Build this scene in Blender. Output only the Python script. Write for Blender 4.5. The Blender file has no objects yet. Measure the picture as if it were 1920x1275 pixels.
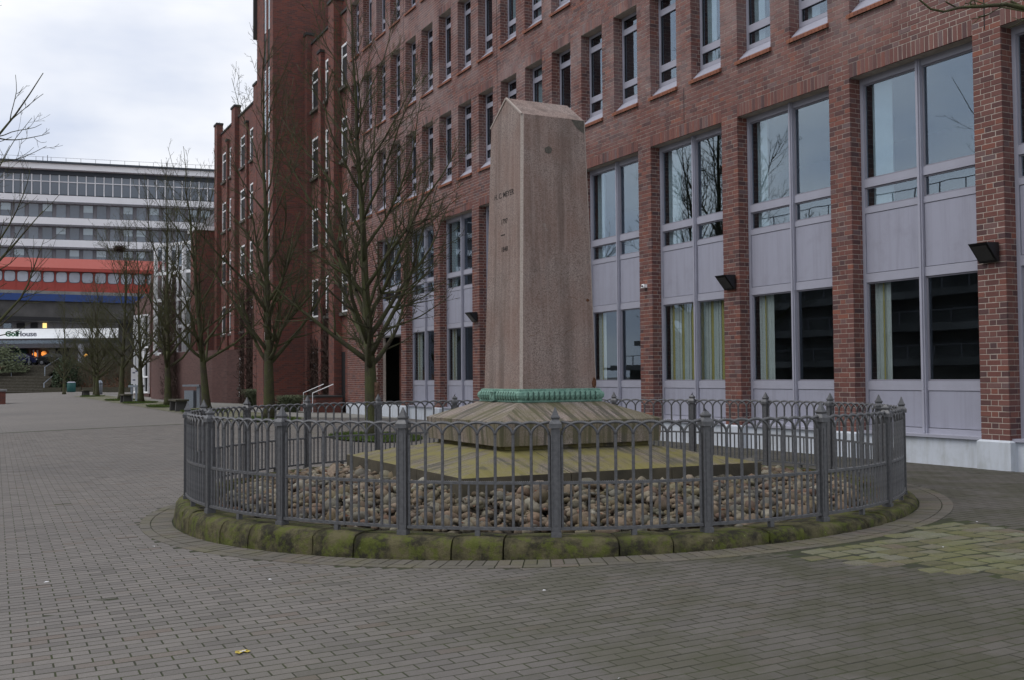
import bpy, math, random
import numpy as np
from mathutils import Vector, Matrix
random.seed(7); rng = np.random.default_rng(7)
R = math.radians
sc = bpy.context.scene
COL = sc.collection
# ------------------------------------------------------------------ camera, sky, sun, exposure
EYE = 1.406; FPX = 1937.96; PITCH = .03543; ROLL = .00743
camd = bpy.data.cameras.new('camera'); camo = bpy.data.objects.new('camera', camd); COL.objects.link(camo)
camd.sensor_fit = 'HORIZONTAL'; camd.sensor_width = 36; camd.lens = 36 * FPX / 1920
camd.clip_start = .05; camd.clip_end = 3000
cr_ = Vector((1, 0, 0)); cf_ = Vector((0, math.cos(PITCH), math.sin(PITCH))); cu_ = cr_.cross(cf_)
Mr = Matrix((cr_, cu_, -cf_)).transposed() @ Matrix.Rotation(-ROLL, 3, 'Z')
camo.matrix_world = Matrix.Translation((0, 0, EYE)) @ Mr.to_4x4()
sc.camera = camo
SUN_EL, SUN_AZ = 56, -100         # azimuth of the light measured clockwise from +Y (camera forward)
world = bpy.data.worlds.new('World'); sc.world = world; world.use_nodes = True
wn = world.node_tree; wn.nodes.clear()
def wnode(t, **k):
    n = wn.nodes.new(t)
    for a, b in k.items(): setattr(n, a, b)
    return n
sky = wnode('ShaderNodeTexSky', sky_type='NISHITA', sun_disc=False)
sky.sun_elevation = R(SUN_EL); sky.sun_rotation = R(SUN_AZ); sky.air_density = 1.4; sky.dust_density = 3.5
bg1 = wnode('ShaderNodeBackground'); bg1.inputs[1].default_value = .10
wn.links.new(sky.outputs[0], bg1.inputs[0])
tc = wnode('ShaderNodeTexCoord'); mp = wnode('ShaderNodeMapping'); mp.inputs['Scale'].default_value = (1.6, 1.6, 4.2)
no = wnode('ShaderNodeTexNoise'); no.inputs['Scale'].default_value = 1.7; no.inputs['Detail'].default_value = 5; no.inputs['Roughness'].default_value = .52
rp = wnode('ShaderNodeValToRGB')
rp.color_ramp.elements[0].position = .33; rp.color_ramp.elements[0].color = (.54, .61, .78, 1)
rp.color_ramp.elements[1].position = .62; rp.color_ramp.elements[1].color = (.97, .975, 1.0, 1)
wn.links.new(tc.outputs['Generated'], mp.inputs[0]); wn.links.new(mp.outputs[0], no.inputs['Vector'])
wn.links.new(no.outputs['Fac'], rp.inputs[0])
bg2 = wnode('ShaderNodeBackground'); bg2.inputs[1].default_value = .85
wn.links.new(rp.outputs[0], bg2.inputs[0])
mixw = wnode('ShaderNodeMixShader'); mixw.inputs[0].default_value = .9      # a closed cloud deck with a little blue left in it
wn.links.new(bg1.outputs[0], mixw.inputs[1]); wn.links.new(bg2.outputs[0], mixw.inputs[2])
wo = wnode('ShaderNodeOutputWorld'); wn.links.new(mixw.outputs[0], wo.inputs[0])
sund = bpy.data.lights.new('sun', 'SUN'); suno = bpy.data.objects.new('sun', sund); COL.objects.link(suno)
sund.energy = .95; sund.angle = R(35); sund.color = (1, .97, .93)
a_ = R(SUN_AZ); e_ = R(SUN_EL)
sdir = Vector((math.sin(a_) * math.cos(e_), math.cos(a_) * math.cos(e_), math.sin(e_)))
suno.rotation_euler = sdir.to_track_quat('Z', 'Y').to_euler()
sc.view_settings.view_transform = 'Standard'; sc.view_settings.look = 'None'
sc.view_settings.exposure = .40; sc.view_settings.gamma = 1
sc.render.engine = 'CYCLES'
try: sc.cycles.max_bounces = 8; sc.cycles.transparent_max_bounces = 16
except Exception: pass
# ------------------------------------------------------------------ frames: x = -s along the facade, y = n towards it
AZ = 1.0917467
ca, sa = math.cos(AZ), math.sin(AZ)
def xy(s, n): return (n * sa - s * ca, n * ca + s * sa)
def to_sn(X, Y): return (-X * ca + Y * sa, X * sa + Y * ca)
BM = Matrix.Rotation(-AZ, 4, 'Z')          # local (x=-s, y=n, z) -> world
CX, CY = .3347, 12.0686; NC = 5.86
def gz(n, s=60.):
    """paving height: falls gently away from the offices near the monument, nearly level farther off"""
    X = n * sa - s * ca; zx = .15 * math.tanh((X - CX) * .1533); zn = .024 * (max(-3, min(9.93, n)) - NC)
    t = max(0., min(1., (s - 16) / 18)); t = t * t * (3 - 2 * t); z = zx + (zn - zx) * t
    if n > 9.93: z += (-.02 - z) * (min(n, 13.37) - 9.93) / 3.44
    return z
def at(px, py, Y):                          # photo pixel at forward distance Y -> world point
    x = (px - 960) / FPX; y = (637.5 - py) / FPX
    c, s = math.cos(-ROLL), math.sin(-ROLL); x, y = x * c - y * s, x * s + y * c
    cp, sp = math.cos(PITCH), math.sin(PITCH)
    d = Vector((x, cp - y * sp, sp + y * cp)); d *= Y / d.y
    return Vector((d.x, d.y, d.z + EYE))
def project(P):
    P = np.atleast_2d(P); Z = P[:, 2] - EYE; c, s = math.cos(PITCH), math.sin(PITCH)
    d = P[:, 1] * c + Z * s; u = -P[:, 1] * s + Z * c; x = P[:, 0] / d; y = u / d
    cr, sr = math.cos(ROLL), math.sin(ROLL); x, y = x * cr - y * sr, x * sr + y * cr
    return 960 + FPX * x, 637.5 - FPX * y, d
# ------------------------------------------------------------------ materials
def lerp(a, b, t): return a + (b - a) * t
MATS = {}
def mat(name, col, rough=.8, metal=0, spec=.3, noise=None, bump=None, extra=None, alpha=None):
    """noise=(scale, amount, [second colour]); bump=(scale, strength, distance)"""
    if name in MATS: return MATS[name]
    m = bpy.data.materials.new(name); m.use_nodes = True; nt = m.node_tree; N = nt.nodes; L = nt.links
    b = N['Principled BSDF']; b.inputs['Roughness'].default_value = rough; b.inputs['Metallic'].default_value = metal
    b.inputs['Specular IOR Level'].default_value = spec
    b.inputs['Base Color'].default_value = (*col, 1)
    tcn = N.new('ShaderNodeTexCoord')
    if noise:
        n = N.new('ShaderNodeTexNoise'); n.inputs['Scale'].default_value = noise[0]; n.inputs['Detail'].default_value = 6; n.inputs['Roughness'].default_value = .6
        L.new(tcn.outputs['Object'], n.inputs['Vector'])
        r = N.new('ShaderNodeValToRGB'); r.color_ramp.elements[0].position = .35; r.color_ramp.elements[1].position = .68
        c2 = noise[2] if len(noise) > 2 else tuple(c * (1 + noise[1]) for c in col); c1 = col if len(noise) > 2 else tuple(c * (1 - noise[1]) for c in col)
        r.color_ramp.elements[0].color = (*c1, 1); r.color_ramp.elements[1].color = (*c2, 1)
        L.new(n.outputs['Fac'], r.inputs[0]); L.new(r.outputs[0], b.inputs['Base Color'])
    if bump:
        n2 = N.new('ShaderNodeTexNoise'); n2.inputs['Scale'].default_value = bump[0]; n2.inputs['Detail'].default_value = 5
        L.new(tcn.outputs['Object'], n2.inputs['Vector'])
        bp = N.new('ShaderNodeBump'); bp.inputs['Strength'].default_value = bump[1]; bp.inputs['Distance'].default_value = bump[2]
        L.new(n2.outputs['Fac'], bp.inputs['Height']); L.new(bp.outputs[0], b.inputs['Normal'])
    if extra: extra(nt, b, tcn)
    MATS[name] = m; return m
def ramp(N, stops):
    r = N.new('ShaderNodeValToRGB'); e = r.color_ramp.elements
    e[0].position, e[0].color = stops[0][0], (*stops[0][1], 1); e[1].position, e[1].color = stops[-1][0], (*stops[-1][1], 1)
    for p_, c_ in stops[1:-1]:
        q = e.new(p_); q.color = (*c_, 1)
    return r
def nz(N, L, vec, scale, detail=5, rough=.6):
    n = N.new('ShaderNodeTexNoise'); n.inputs['Scale'].default_value = scale; n.inputs['Detail'].default_value = detail; n.inputs['Roughness'].default_value = rough
    L.new(vec, n.inputs['Vector']); return n.outputs['Fac']
def mixc(N, L, fac, a, b, mode='MIX'):
    m = N.new('ShaderNodeMix'); m.data_type = 'RGBA'; m.blend_type = mode
    if isinstance(fac, (int, float)): m.inputs[0].default_value = fac
    else: L.new(fac, m.inputs[0])
    for i, v in ((6, a), (7, b)):
        if isinstance(v, tuple): m.inputs[i].default_value = (*v, 1)
        else: L.new(v, m.inputs[i])
    return m.outputs[2]
def smooth(N, L, val, lo, hi):
    m = N.new('ShaderNodeMapRange'); m.interpolation_type = 'SMOOTHSTEP'; m.inputs[1].default_value = lo; m.inputs[2].default_value = hi
    L.new(val, m.inputs[0]); return m.outputs[0]
def tintmat(name, stops, single, rough=.85, fine=(60, .25), bump=(90, .25, .004), extra=None):
    """colour picked per piece: a face attribute on joined pieces, the object's random number on single ones"""
    def ex(nt, b, tcn):
        N, L = nt.nodes, nt.links
        if single: src = N.new('ShaderNodeObjectInfo').outputs['Random']
        else:
            at_ = N.new('ShaderNodeAttribute'); at_.attribute_name = 'tint'; src = at_.outputs['Fac']
        r = ramp(N, stops); L.new(src, r.inputs[0])
        geo = N.new('ShaderNodeNewGeometry')
        f = nz(N, L, geo.outputs['Position'], fine[0]); sm = smooth(N, L, f, .25, .8)
        dk = mixc(N, L, 1, r.outputs[0], (1 - fine[1],) * 3, 'MULTIPLY')
        c = mixc(N, L, sm, dk, r.outputs[0])
        if extra: c = extra(N, L, geo.outputs['Position'], c, b)
        L.new(c, b.inputs['Base Color'])
        h = nz(N, L, geo.outputs['Position'], bump[0]); bp = N.new('ShaderNodeBump'); bp.inputs['Strength'].default_value = bump[1]; bp.inputs['Distance'].default_value = bump[2]
        L.new(h, bp.inputs['Height']); L.new(bp.outputs[0], b.inputs['Normal'])
    return mat(name, (.2, .2, .2), rough, extra=ex)
BR = [(0, (.108, .062, .063)), (.2, (.160, .073, .065)), (.42, (.205, .084, .069)), (.62, (.200, .096, .084)), (.8, (.255, .098, .072)), (.93, (.175, .118, .118)), (1, (.295, .112, .076))]
def wall_bloom(N, L, pos, c, b):     # old lime bloom in clouds over the upper brickwork
    sx = N.new('ShaderNodeSeparateXYZ'); L.new(pos, sx.inputs[0])
    f = smooth(N, L, nz(N, L, pos, .55, 6), .40, .68); hz = smooth(N, L, sx.outputs[2], 6.3, 8)
    mu = N.new('ShaderNodeMath'); mu.operation = 'MULTIPLY'; L.new(f, mu.inputs[0]); L.new(hz, mu.inputs[1])
    m2 = N.new('ShaderNodeMath'); m2.operation = 'MULTIPLY'; m2.inputs[1].default_value = .55; L.new(mu.outputs[0], m2.inputs[0])
    return mixc(N, L, m2.outputs[0], c, (.33, .25, .24))
M_brick1 = tintmat('brick_clinker', BR, True, .72, extra=wall_bloom)
M_brickN = tintmat('brick_clinker_joined', BR, False, .72, extra=wall_bloom)
M_mortar = mat('mortar', (.50, .44, .38), .95, noise=(8, .18), bump=(60, .3, .003))
SB = [(0, (.30, .115, .07)), (.5, (.37, .15, .09)), (1, (.25, .105, .075))]
M_sillb = tintmat('sill_brick', SB, False, .7)
def pave_extra(N, L, pos, c, b):
    sx = N.new('ShaderNodeSeparateXYZ'); L.new(pos, sx.inputs[0])
    # moss in patches, then even dirt with painted-in shade towards the offices
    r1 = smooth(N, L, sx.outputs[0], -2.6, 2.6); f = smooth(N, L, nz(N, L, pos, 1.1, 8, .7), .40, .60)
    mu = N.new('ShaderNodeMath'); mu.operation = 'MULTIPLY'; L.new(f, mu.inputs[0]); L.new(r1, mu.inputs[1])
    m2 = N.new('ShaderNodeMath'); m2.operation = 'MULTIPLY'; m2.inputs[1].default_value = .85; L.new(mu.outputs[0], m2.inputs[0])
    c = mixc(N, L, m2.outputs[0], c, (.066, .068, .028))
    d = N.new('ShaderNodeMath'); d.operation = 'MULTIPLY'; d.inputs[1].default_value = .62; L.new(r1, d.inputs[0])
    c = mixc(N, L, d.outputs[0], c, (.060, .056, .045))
    st = smooth(N, L, nz(N, L, pos, .35, 4), .45, .62)
    s2 = N.new('ShaderNodeMath'); s2.operation = 'MULTIPLY'; s2.inputs[1].default_value = .2; L.new(st, s2.inputs[0])
    c = mixc(N, L, s2.outputs[0], c, (.115, .105, .10))
    sp = smooth(N, L, nz(N, L, pos, 26, 3, .5), .775, .80)      # pale droppings and lichen dots
    return mixc(N, L, sp, c, (.40, .39, .36))
PV = [(0, (.150, .137, .125)), (.12, (.188, .172, .156)), (.55, (.205, .187, .170)), (.92, (.228, .207, .187)), (1, (.186, .154, .130))]
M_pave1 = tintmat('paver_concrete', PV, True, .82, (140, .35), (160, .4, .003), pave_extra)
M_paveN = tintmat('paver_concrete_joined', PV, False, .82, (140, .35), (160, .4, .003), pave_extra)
def far_paving(nt, b, tcn):
    N, L = nt.nodes, nt.links
    sx = N.new('ShaderNodeSeparateXYZ'); L.new(tcn.outputs['Object'], sx.inputs[0])
    cb = N.new('ShaderNodeCombineXYZ'); L.new(sx.outputs[1], cb.inputs[0]); L.new(sx.outputs[0], cb.inputs[1])
    br = N.new('ShaderNodeTexBrick'); br.inputs['Scale'].default_value = 1; br.inputs['Brick Width'].default_value = .187; br.inputs['Row Height'].default_value = .0945
    br.inputs['Mortar Size'].default_value = .006; br.inputs['Color1'].default_value = (.205, .188, .172, 1); br.inputs['Color2'].default_value = (.180, .164, .150, 1); br.inputs['Mortar'].default_value = (.055, .055, .045, 1)
    L.new(cb.outputs[0], br.inputs['Vector'])
    geo = N.new('ShaderNodeNewGeometry'); st = smooth(N, L, nz(N, L, geo.outputs['Position'], .18, 6), .42, .66)
    s2 = N.new('ShaderNodeMath'); s2.operation = 'MULTIPLY'; s2.inputs[1].default_value = .35; L.new(st, s2.inputs[0])
    L.new(mixc(N, L, s2.outputs[0], br.outputs[0], (.125, .118, .110)), b.inputs['Base Color'])
M_ground = mat('far_paving', (.16, .15, .14), .85, extra=far_paving)
M_joint = mat('joint_sand', (.038, .038, .028), 1, noise=(6, .4, (.045, .055, .02)))
CB = [(0, (.115, .108, .066)), (.4, (.155, .142, .082)), (.7, (.195, .195, .145)), (1, (.15, .122, .095))]
def moss_some(N, L, pos, c, b):
    f = smooth(N, L, nz(N, L, pos, 2.2, 6), .35, .7)
    m2 = N.new('ShaderNodeMath'); m2.operation = 'MULTIPLY'; m2.inputs[1].default_value = .6; L.new(f, m2.inputs[0])
    return mixc(N, L, m2.outputs[0], c, (.13, .14, .045))
M_cob = tintmat('cobble_granite', CB, False, .85, (50, .3), (40, .5, .01), moss_some)
M_cob1 = tintmat('cobble_granite_single', CB, True, .85, (50, .3), (40, .5, .01), moss_some)
def mossy(top, dark, green, amt=.6):
    def ex(nt, b, tcn):
        N, L = nt.nodes, nt.links
        geo = N.new('ShaderNodeNewGeometry'); pos = geo.outputs['Position']
        f1 = smooth(N, L, nz(N, L, pos, 5.0, 8, .72), .38, .62); f2 = smooth(N, L, nz(N, L, pos, 8.5, 8, .74), .46, .60)
        c = mixc(N, L, f1, dark, top)
        m2 = N.new('ShaderNodeMath'); m2.operation = 'MULTIPLY'; m2.inputs[1].default_value = amt; L.new(f2, m2.inputs[0])
        c = mixc(N, L, m2.outputs[0], c, green)
        f3 = smooth(N, L, nz(N, L, pos, 34, 3), .72, .76); c = mixc(N, L, f3, c, (.36, .37, .28))
        L.new(c, b.inputs['Base Color'])
        h = nz(N, L, pos, 18, 9, .75); bp = N.new('ShaderNodeBump'); bp.inputs['Strength'].default_value = .9; bp.inputs['Distance'].default_value = .03
        L.new(h, bp.inputs['Height']); L.new(bp.outputs[0], b.inputs['Normal'])
    return ex
M_kerb = mat('mossy_sandstone', (.1, .1, .05), .95, extra=mossy((.135, .120, .062), (.034, .031, .021), (.108, .128, .022), .75))
ST = [(0, (.13, .098, .068)), (.2, (.21, .155, .105)), (.38, (.25, .215, .155)), (.52, (.16, .15, .125)), (.68, (.235, .155, .105)), (.80, (.35, .325, .26)), (.90, (.075, .070, .062)), (1, (.21, .125, .085))]
def moss_few(N, L, pos, c, b):
    f = smooth(N, L, nz(N, L, pos, 2.2, 6), .42, .75)
    m2 = N.new('ShaderNodeMath'); m2.operation = 'MULTIPLY'; m2.inputs[1].default_value = .5; L.new(f, m2.inputs[0])
    return mixc(N, L, m2.outputs[0], c, (.125, .118, .045))
M_st1 = tintmat('field_stone_single', ST, True, .8, (30, .4), (35, .5, .01), moss_few)
M_stN = tintmat('field_stone_joined', ST, False, .8, (30, .4), (35, .5, .01), moss_few)
M_soil = mat('bed_soil', (.045, .037, .028), 1, noise=(9, .4))
def granite(streak, g0, g1, red, mossamt, mosscol=(.20, .185, .06), vertical=True):
    def ex(nt, b, tcn):
        N, L = nt.nodes, nt.links; ob = tcn.outputs['Object']
        sp = N.new('ShaderNodeTexVoronoi'); sp.inputs['Scale'].default_value = 120; L.new(ob, sp.inputs['Vector'])
        sxv = N.new('ShaderNodeSeparateColor'); L.new(sp.outputs['Color'], sxv.inputs[0])
        r = ramp(N, [(0, tuple(v * .7 for v in g0)), (.25, tuple(lerp(a, b, .3) for a, b in zip(g0, g1))), (.7, g1), (1, tuple(min(1, v * 1.2) for v in g1))]); L.new(sxv.outputs[0], r.inputs[0]); c = r.outputs[0]
        c = mixc(N, L, smooth(N, L, nz(N, L, ob, 1.6, 6), .36, .66), c, mixc(N, L, .55, c, red))
        if vertical:
            mpn = N.new('ShaderNodeMapping'); mpn.inputs['Scale'].default_value = (26, 26, .35); L.new(ob, mpn.inputs[0]); vv = mpn.outputs[0]
        else:                # run-off streaks straight down each slope
            sp3 = N.new('ShaderNodeSeparateXYZ'); L.new(ob, sp3.inputs[0]); ax, ay = N.new('ShaderNodeMath'), N.new('ShaderNodeMath'); ax.operation = ay.operation = 'ABSOLUTE'; L.new(sp3.outputs[0], ax.inputs[0]); L.new(sp3.outputs[1], ay.inputs[0])
            gt = N.new('ShaderNodeMath'); gt.operation = 'GREATER_THAN'; L.new(ax.outputs[0], gt.inputs[0]); L.new(ay.outputs[0], gt.inputs[1]); mxu = N.new('ShaderNodeMix'); L.new(gt.outputs[0], mxu.inputs[0]); L.new(sp3.outputs[0], mxu.inputs[2]); L.new(sp3.outputs[1], mxu.inputs[3])
            mrr = N.new('ShaderNodeMath'); mrr.operation = 'MAXIMUM'; L.new(ax.outputs[0], mrr.inputs[0]); L.new(ay.outputs[0], mrr.inputs[1]); cbv = N.new('ShaderNodeCombineXYZ'); L.new(mxu.outputs[0], cbv.inputs[0]); L.new(mrr.outputs[0], cbv.inputs[1]); L.new(gt.outputs[0], cbv.inputs[2])
            mpn = N.new('ShaderNodeMapping'); mpn.inputs['Scale'].default_value = (13, .8, 5); L.new(cbv.outputs[0], mpn.inputs[0]); vv = mpn.outputs[0]
        sk = smooth(N, L, nz(N, L, vv, 1, 5, .6), *((.45, .66) if vertical else (.47, .58)))
        s2 = N.new('ShaderNodeMath'); s2.operation = 'MULTIPLY'; s2.inputs[1].default_value = streak; L.new(sk, s2.inputs[0])
        c = mixc(N, L, s2.outputs[0], c, tuple(v * 1.3 for v in g1) if vertical else (.055, .055, .042))
        if vertical:         # broad run-off stains and dark grime
            mp2 = N.new('ShaderNodeMapping'); mp2.inputs['Scale'].default_value = (5.5, 5.5, .45); L.new(ob, mp2.inputs[0])
            st_ = smooth(N, L, nz(N, L, mp2.outputs[0], 1, 6, .65), .46, .68); s3 = N.new('ShaderNodeMath'); s3.operation = 'MULTIPLY'; s3.inputs[1].default_value = .55; L.new(st_, s3.inputs[0])
            c = mixc(N, L, s3.outputs[0], c, (.105, .078, .066))
            li = smooth(N, L, nz(N, L, ob, 5, 7, .7), .64, .74); s4 = N.new('ShaderNodeMath'); s4.operation = 'MULTIPLY'; s4.inputs[1].default_value = .35; L.new(li, s4.inputs[0]); c = mixc(N, L, s4.outputs[0], c, (.34, .33, .30))
        if mossamt:
            f = smooth(N, L, nz(N, L, ob, 2.1, 8, .7), .38, .60)
            m2 = N.new('ShaderNodeMath'); m2.operation = 'MULTIPLY'; m2.inputs[1].default_value = mossamt; L.new(f, m2.inputs[0])
            c = mixc(N, L, m2.outputs[0], c, mosscol)
        L.new(c, b.inputs['Base Color'])
        h = nz(N, L, ob, 120, 4); bp = N.new('ShaderNodeBump'); bp.inputs['Strength'].default_value = .35; bp.inputs['Distance'].default_value = .004
        L.new(h, bp.inputs['Height']); L.new(bp.outputs[0], b.inputs['Normal'])
    return ex
M_gran = mat('granite_shaft', (.3, .25, .23), .75, extra=granite(.26, (.172, .132, .114), (.305, .243, .218), (.205, .122, .094), 0))
M_granc = mat('granite_edge', (.42, .36, .32), .8, noise=(70, .2), bump=(120, .3, .003))
M_slab = mat('granite_plinth', (.25, .2, .18), .8, extra=granite(.8, (.17, .14, .123), (.30, .255, .228), (.22, .17, .135), .55, (.115, .108, .044), False))
M_base = mat('granite_base', (.2, .18, .1), .85, extra=granite(.75, (.115, .10, .08), (.20, .175, .142), (.165, .13, .095), .82, (.19, .168, .048), False))
M_bronze = mat('verdigris_bronze', (.22, .40, .32), .75, noise=(26, 0, (.10, .20, .16)), bump=(60, .4, .004))
MATS['verdigris_bronze'].node_tree.nodes['Color Ramp'].color_ramp.elements[0].color = (.21, .36, .29, 1)
M_bronzed = mat('bronze_recess', (.055, .10, .08), .85, noise=(30, .4))
M_letter = mat('engraved_letter', (.035, .028, .026), .9)
M_patch = mat('repair_mortar', (.105, .095, .08), .95, noise=(40, .25), bump=(60, .4, .004))
M_rust = mat('rust_stain', (.12, .055, .03), .95, noise=(50, .4))
M_iron = mat('grey_iron_paint', (.105, .106, .111), .45, 0, .5, noise=(30, .22), bump=(130, .3, .003))
M_alu = mat('grey_lilac_frame', (.375, .378, .445), .45, 0, .4, noise=(3, .05))
def streaks(col, dirt, amt, vs=(9, 9, .5)):
    def ex(nt, b, tcn):
        N, L = nt.nodes, nt.links; pos = N.new('ShaderNodeNewGeometry').outputs['Position']
        mpn = N.new('ShaderNodeMapping'); mpn.inputs['Scale'].default_value = vs; L.new(pos, mpn.inputs[0])
        f = smooth(N, L, nz(N, L, mpn.outputs[0], 1, 6, .62), .42, .75); f2 = smooth(N, L, nz(N, L, pos, 1.7, 7, .7), .48, .72)
        for q, a in ((f, amt), (f2, amt * .8)):
            m = N.new('ShaderNodeMath'); m.operation = 'MULTIPLY'; m.inputs[1].default_value = a; L.new(q, m.inputs[0]); col2 = mixc(N, L, m.outputs[0], col if q is f else col2, dirt)
        L.new(col2, b.inputs['Base Color'])
    return ex
M_panel = mat('grey_lilac_panel', (.345, .350, .425), .55, 0, .35, extra=streaks((.355, .360, .435), (.215, .215, .25), .34))
M_gasket = mat('black_gasket', (.02, .02, .022), .7)
M_white = mat('white_plinth_paint', (.56, .60, .66), .85, bump=(25, .25, .006), extra=streaks((.58, .62, .68), (.30, .31, .28), .42, (7, 7, 1.2)))
M_whitef = mat('white_window_paint', (.86, .87, .88), .5)
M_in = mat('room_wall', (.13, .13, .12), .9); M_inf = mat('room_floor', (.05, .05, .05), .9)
M_curt = mat('white_curtain', (.74, .80, .80), .9, noise=(6, .06)); M_curtg = mat('pale_green_blind', (.82, .845, .82), .85); M_curty = mat('yellow_blind', (.66, .56, .20), .85)
M_black = mat('black_lamp', (.012, .012, .014), .4, 0, .4); M_steel = mat('galvanised_steel', (.33, .37, .42), .4, .6, .5, noise=(20, .2))
M_lampglass = mat('lamp_glass', (.06, .06, .06), .15)
def glass(name, tint, base):
    m = bpy.data.materials.new(name); m.use_nodes = True; N = m.node_tree.nodes; L = m.node_tree.links; N.clear()
    o = N.new('ShaderNodeOutputMaterial'); t = N.new('ShaderNodeBsdfTransparent'); t.inputs[0].default_value = (*tint, 1)
    g_ = N.new('ShaderNodeBsdfGlossy'); g_.inputs['Roughness'].default_value = .004; g_.inputs[0].default_value = (.74, .86, .97, 1)
    lw = N.new('ShaderNodeLayerWeight'); lw.inputs['Blend'].default_value = .5; pw = N.new('ShaderNodeMath'); pw.operation = 'POWER'; pw.inputs[1].default_value = 5; L.new(lw.outputs['Facing'], pw.inputs[0])
    ad = N.new('ShaderNodeMath'); ad.use_clamp = True; ad.operation = 'MULTIPLY_ADD'; ad.inputs[1].default_value = .9; ad.inputs[2].default_value = base; L.new(pw.outputs[0], ad.inputs[0])
    tcn = N.new('ShaderNodeTexCoord'); n = N.new('ShaderNodeTexNoise'); n.inputs['Scale'].default_value = 1.1; L.new(tcn.outputs['Object'], n.inputs['Vector'])
    bp = N.new('ShaderNodeBump'); bp.inputs['Strength'].default_value = .012; bp.inputs['Distance'].default_value = .05; L.new(n.outputs['Fac'], bp.inputs['Height']); L.new(bp.outputs[0], g_.inputs['Normal'])
    mx = N.new('ShaderNodeMixShader'); L.new(ad.outputs[0], mx.inputs[0]); L.new(t.outputs[0], mx.inputs[1]); L.new(g_.outputs[0], mx.inputs[2]); L.new(mx.outputs[0], o.inputs[0])
    return m
M_glass = glass('window_glass', (.80, .85, .87), .17); M_glassd = glass('dark_window_glass', (.80, .83, .83), .095)
def barkx(nt, b, tcn):
    N, L = nt.nodes, nt.links; pos = N.new('ShaderNodeNewGeometry').outputs['Position']
    f = smooth(N, L, nz(N, L, pos, 3, 6, .65), .3, .66); c = mixc(N, L, f, (.062, .052, .038), (.078, .085, .034))
    c = mixc(N, L, smooth(N, L, nz(N, L, pos, 18, 5), .55, .75), c, (.12, .105, .08)); L.new(c, b.inputs['Base Color'])
    mpn = N.new('ShaderNodeMapping'); mpn.inputs['Scale'].default_value = (30, 30, 7); L.new(pos, mpn.inputs[0])
    bp = N.new('ShaderNodeBump'); bp.inputs['Strength'].default_value = 1.; bp.inputs['Distance'].default_value = .035; L.new(nz(N, L, mpn.outputs[0], 1, 8), bp.inputs['Height']); L.new(bp.outputs[0], b.inputs['Normal'])
M_bark = mat('mossy_bark', (.07, .07, .04), .95, extra=barkx)
M_twig = mat('twig_bark', (.085, .068, .055), .9, noise=(4, 0, (.075, .08, .04)))
M_scar = mat('bare_bark_scar', (.17, .10, .07), .95, noise=(14, .5), bump=(30, .6, .02))
def oldbrick(nt, b, tcn, c1=(.205, .066, .048, 1), c2=(.095, .049, .046, 1)):
    N, L = nt.nodes, nt.links
    sx = N.new('ShaderNodeSeparateXYZ'); L.new(tcn.outputs['Object'], sx.inputs[0]); ad = N.new('ShaderNodeMath'); L.new(sx.outputs[0], ad.inputs[0]); L.new(sx.outputs[1], ad.inputs[1])
    cb = N.new('ShaderNodeCombineXYZ'); L.new(ad.outputs[0], cb.inputs[0]); L.new(sx.outputs[2], cb.inputs[1])
    br = N.new('ShaderNodeTexBrick'); br.inputs['Scale'].default_value = 1; br.inputs['Brick Width'].default_value = .247; br.inputs['Row Height'].default_value = .085; br.inputs['Mortar Size'].default_value = .008; br.inputs['Bias'].default_value = -.1
    br.inputs['Color1'].default_value = c1; br.inputs['Color2'].default_value = c2; br.inputs['Mortar'].default_value = (.15, .095, .078, 1); L.new(cb.outputs[0], br.inputs['Vector'])
    f = smooth(N, L, nz(N, L, tcn.outputs['Object'], .45, 6), .4, .65); s2 = N.new('ShaderNodeMath'); s2.operation = 'MULTIPLY'; s2.inputs[1].default_value = .45; L.new(f, s2.inputs[0])
    L.new(mixc(N, L, s2.outputs[0], br.outputs[0], (.122, .064, .057)), b.inputs['Base Color'])
    bp = N.new('ShaderNodeBump'); bp.inputs['Strength'].default_value = .4; bp.inputs['Distance'].default_value = .01; bp.invert = True; L.new(br.outputs['Fac'], bp.inputs['Height']); L.new(bp.outputs[0], b.inputs['Normal'])
M_old = mat('old_red_brick', (.2, .07, .05), .85, extra=oldbrick)
M_slate = mat('dark_coping', (.05, .05, .05), .8); M_stonec = mat('grey_stone_sill', (.10, .09, .08), .9)
M_conc = mat('grey_concrete', (.20, .20, .195), .9, noise=(.8, .15)); M_concd = mat('dark_concrete', (.085, .082, .08), .9, noise=(.7, .2))
M_offw = mat('white_cladding', (.86, .855, .87), .7, noise=(.5, .04)); M_offg = mat('grey_cladding', (.17, .165, .18), .7); M_offd = mat('dark_fascia', (.06, .07, .085), .6)
M_red = mat('red_panel', (.33, .055, .042), .5, noise=(1.2, .08)); M_red2 = mat('faded_red_roof', (.33, .072, .055), .6); M_blue = mat('blue_band', (.022, .055, .19), .5)
M_wood = mat('weathered_wood', (.07, .065, .045), .9, noise=(9, .3)); M_sleeper = mat('grey_timber', (.16, .145, .12), .9, noise=(5, .3), bump=(12, .4, .01))
M_grass = mat('grass', (.085, .125, .028), .9, noise=(3, .35)); M_leafd = mat('evergreen_leaf', (.04, .06, .03), .8, noise=(4, .4)); M_hedge = mat('hedge_leaf', (.075, .085, .04), .85, noise=(3, .4)); M_dead = mat('dead_leaf', (.15, .065, .035), .95, noise=(3, .4)); M_vine = mat('bare_vine', (.055, .034, .027), .95); M_tuft = mat('blue_green_tuft', (.12, .14, .08), .9, noise=(4, .3))
M_greenbin = mat('green_bin', (.012, .07, .065), .5); M_signg = mat('sign_green', (.015, .26, .09), .5); M_signw = None; M_signs = mat('sign_grey', (.42, .43, .50), .5)
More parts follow.
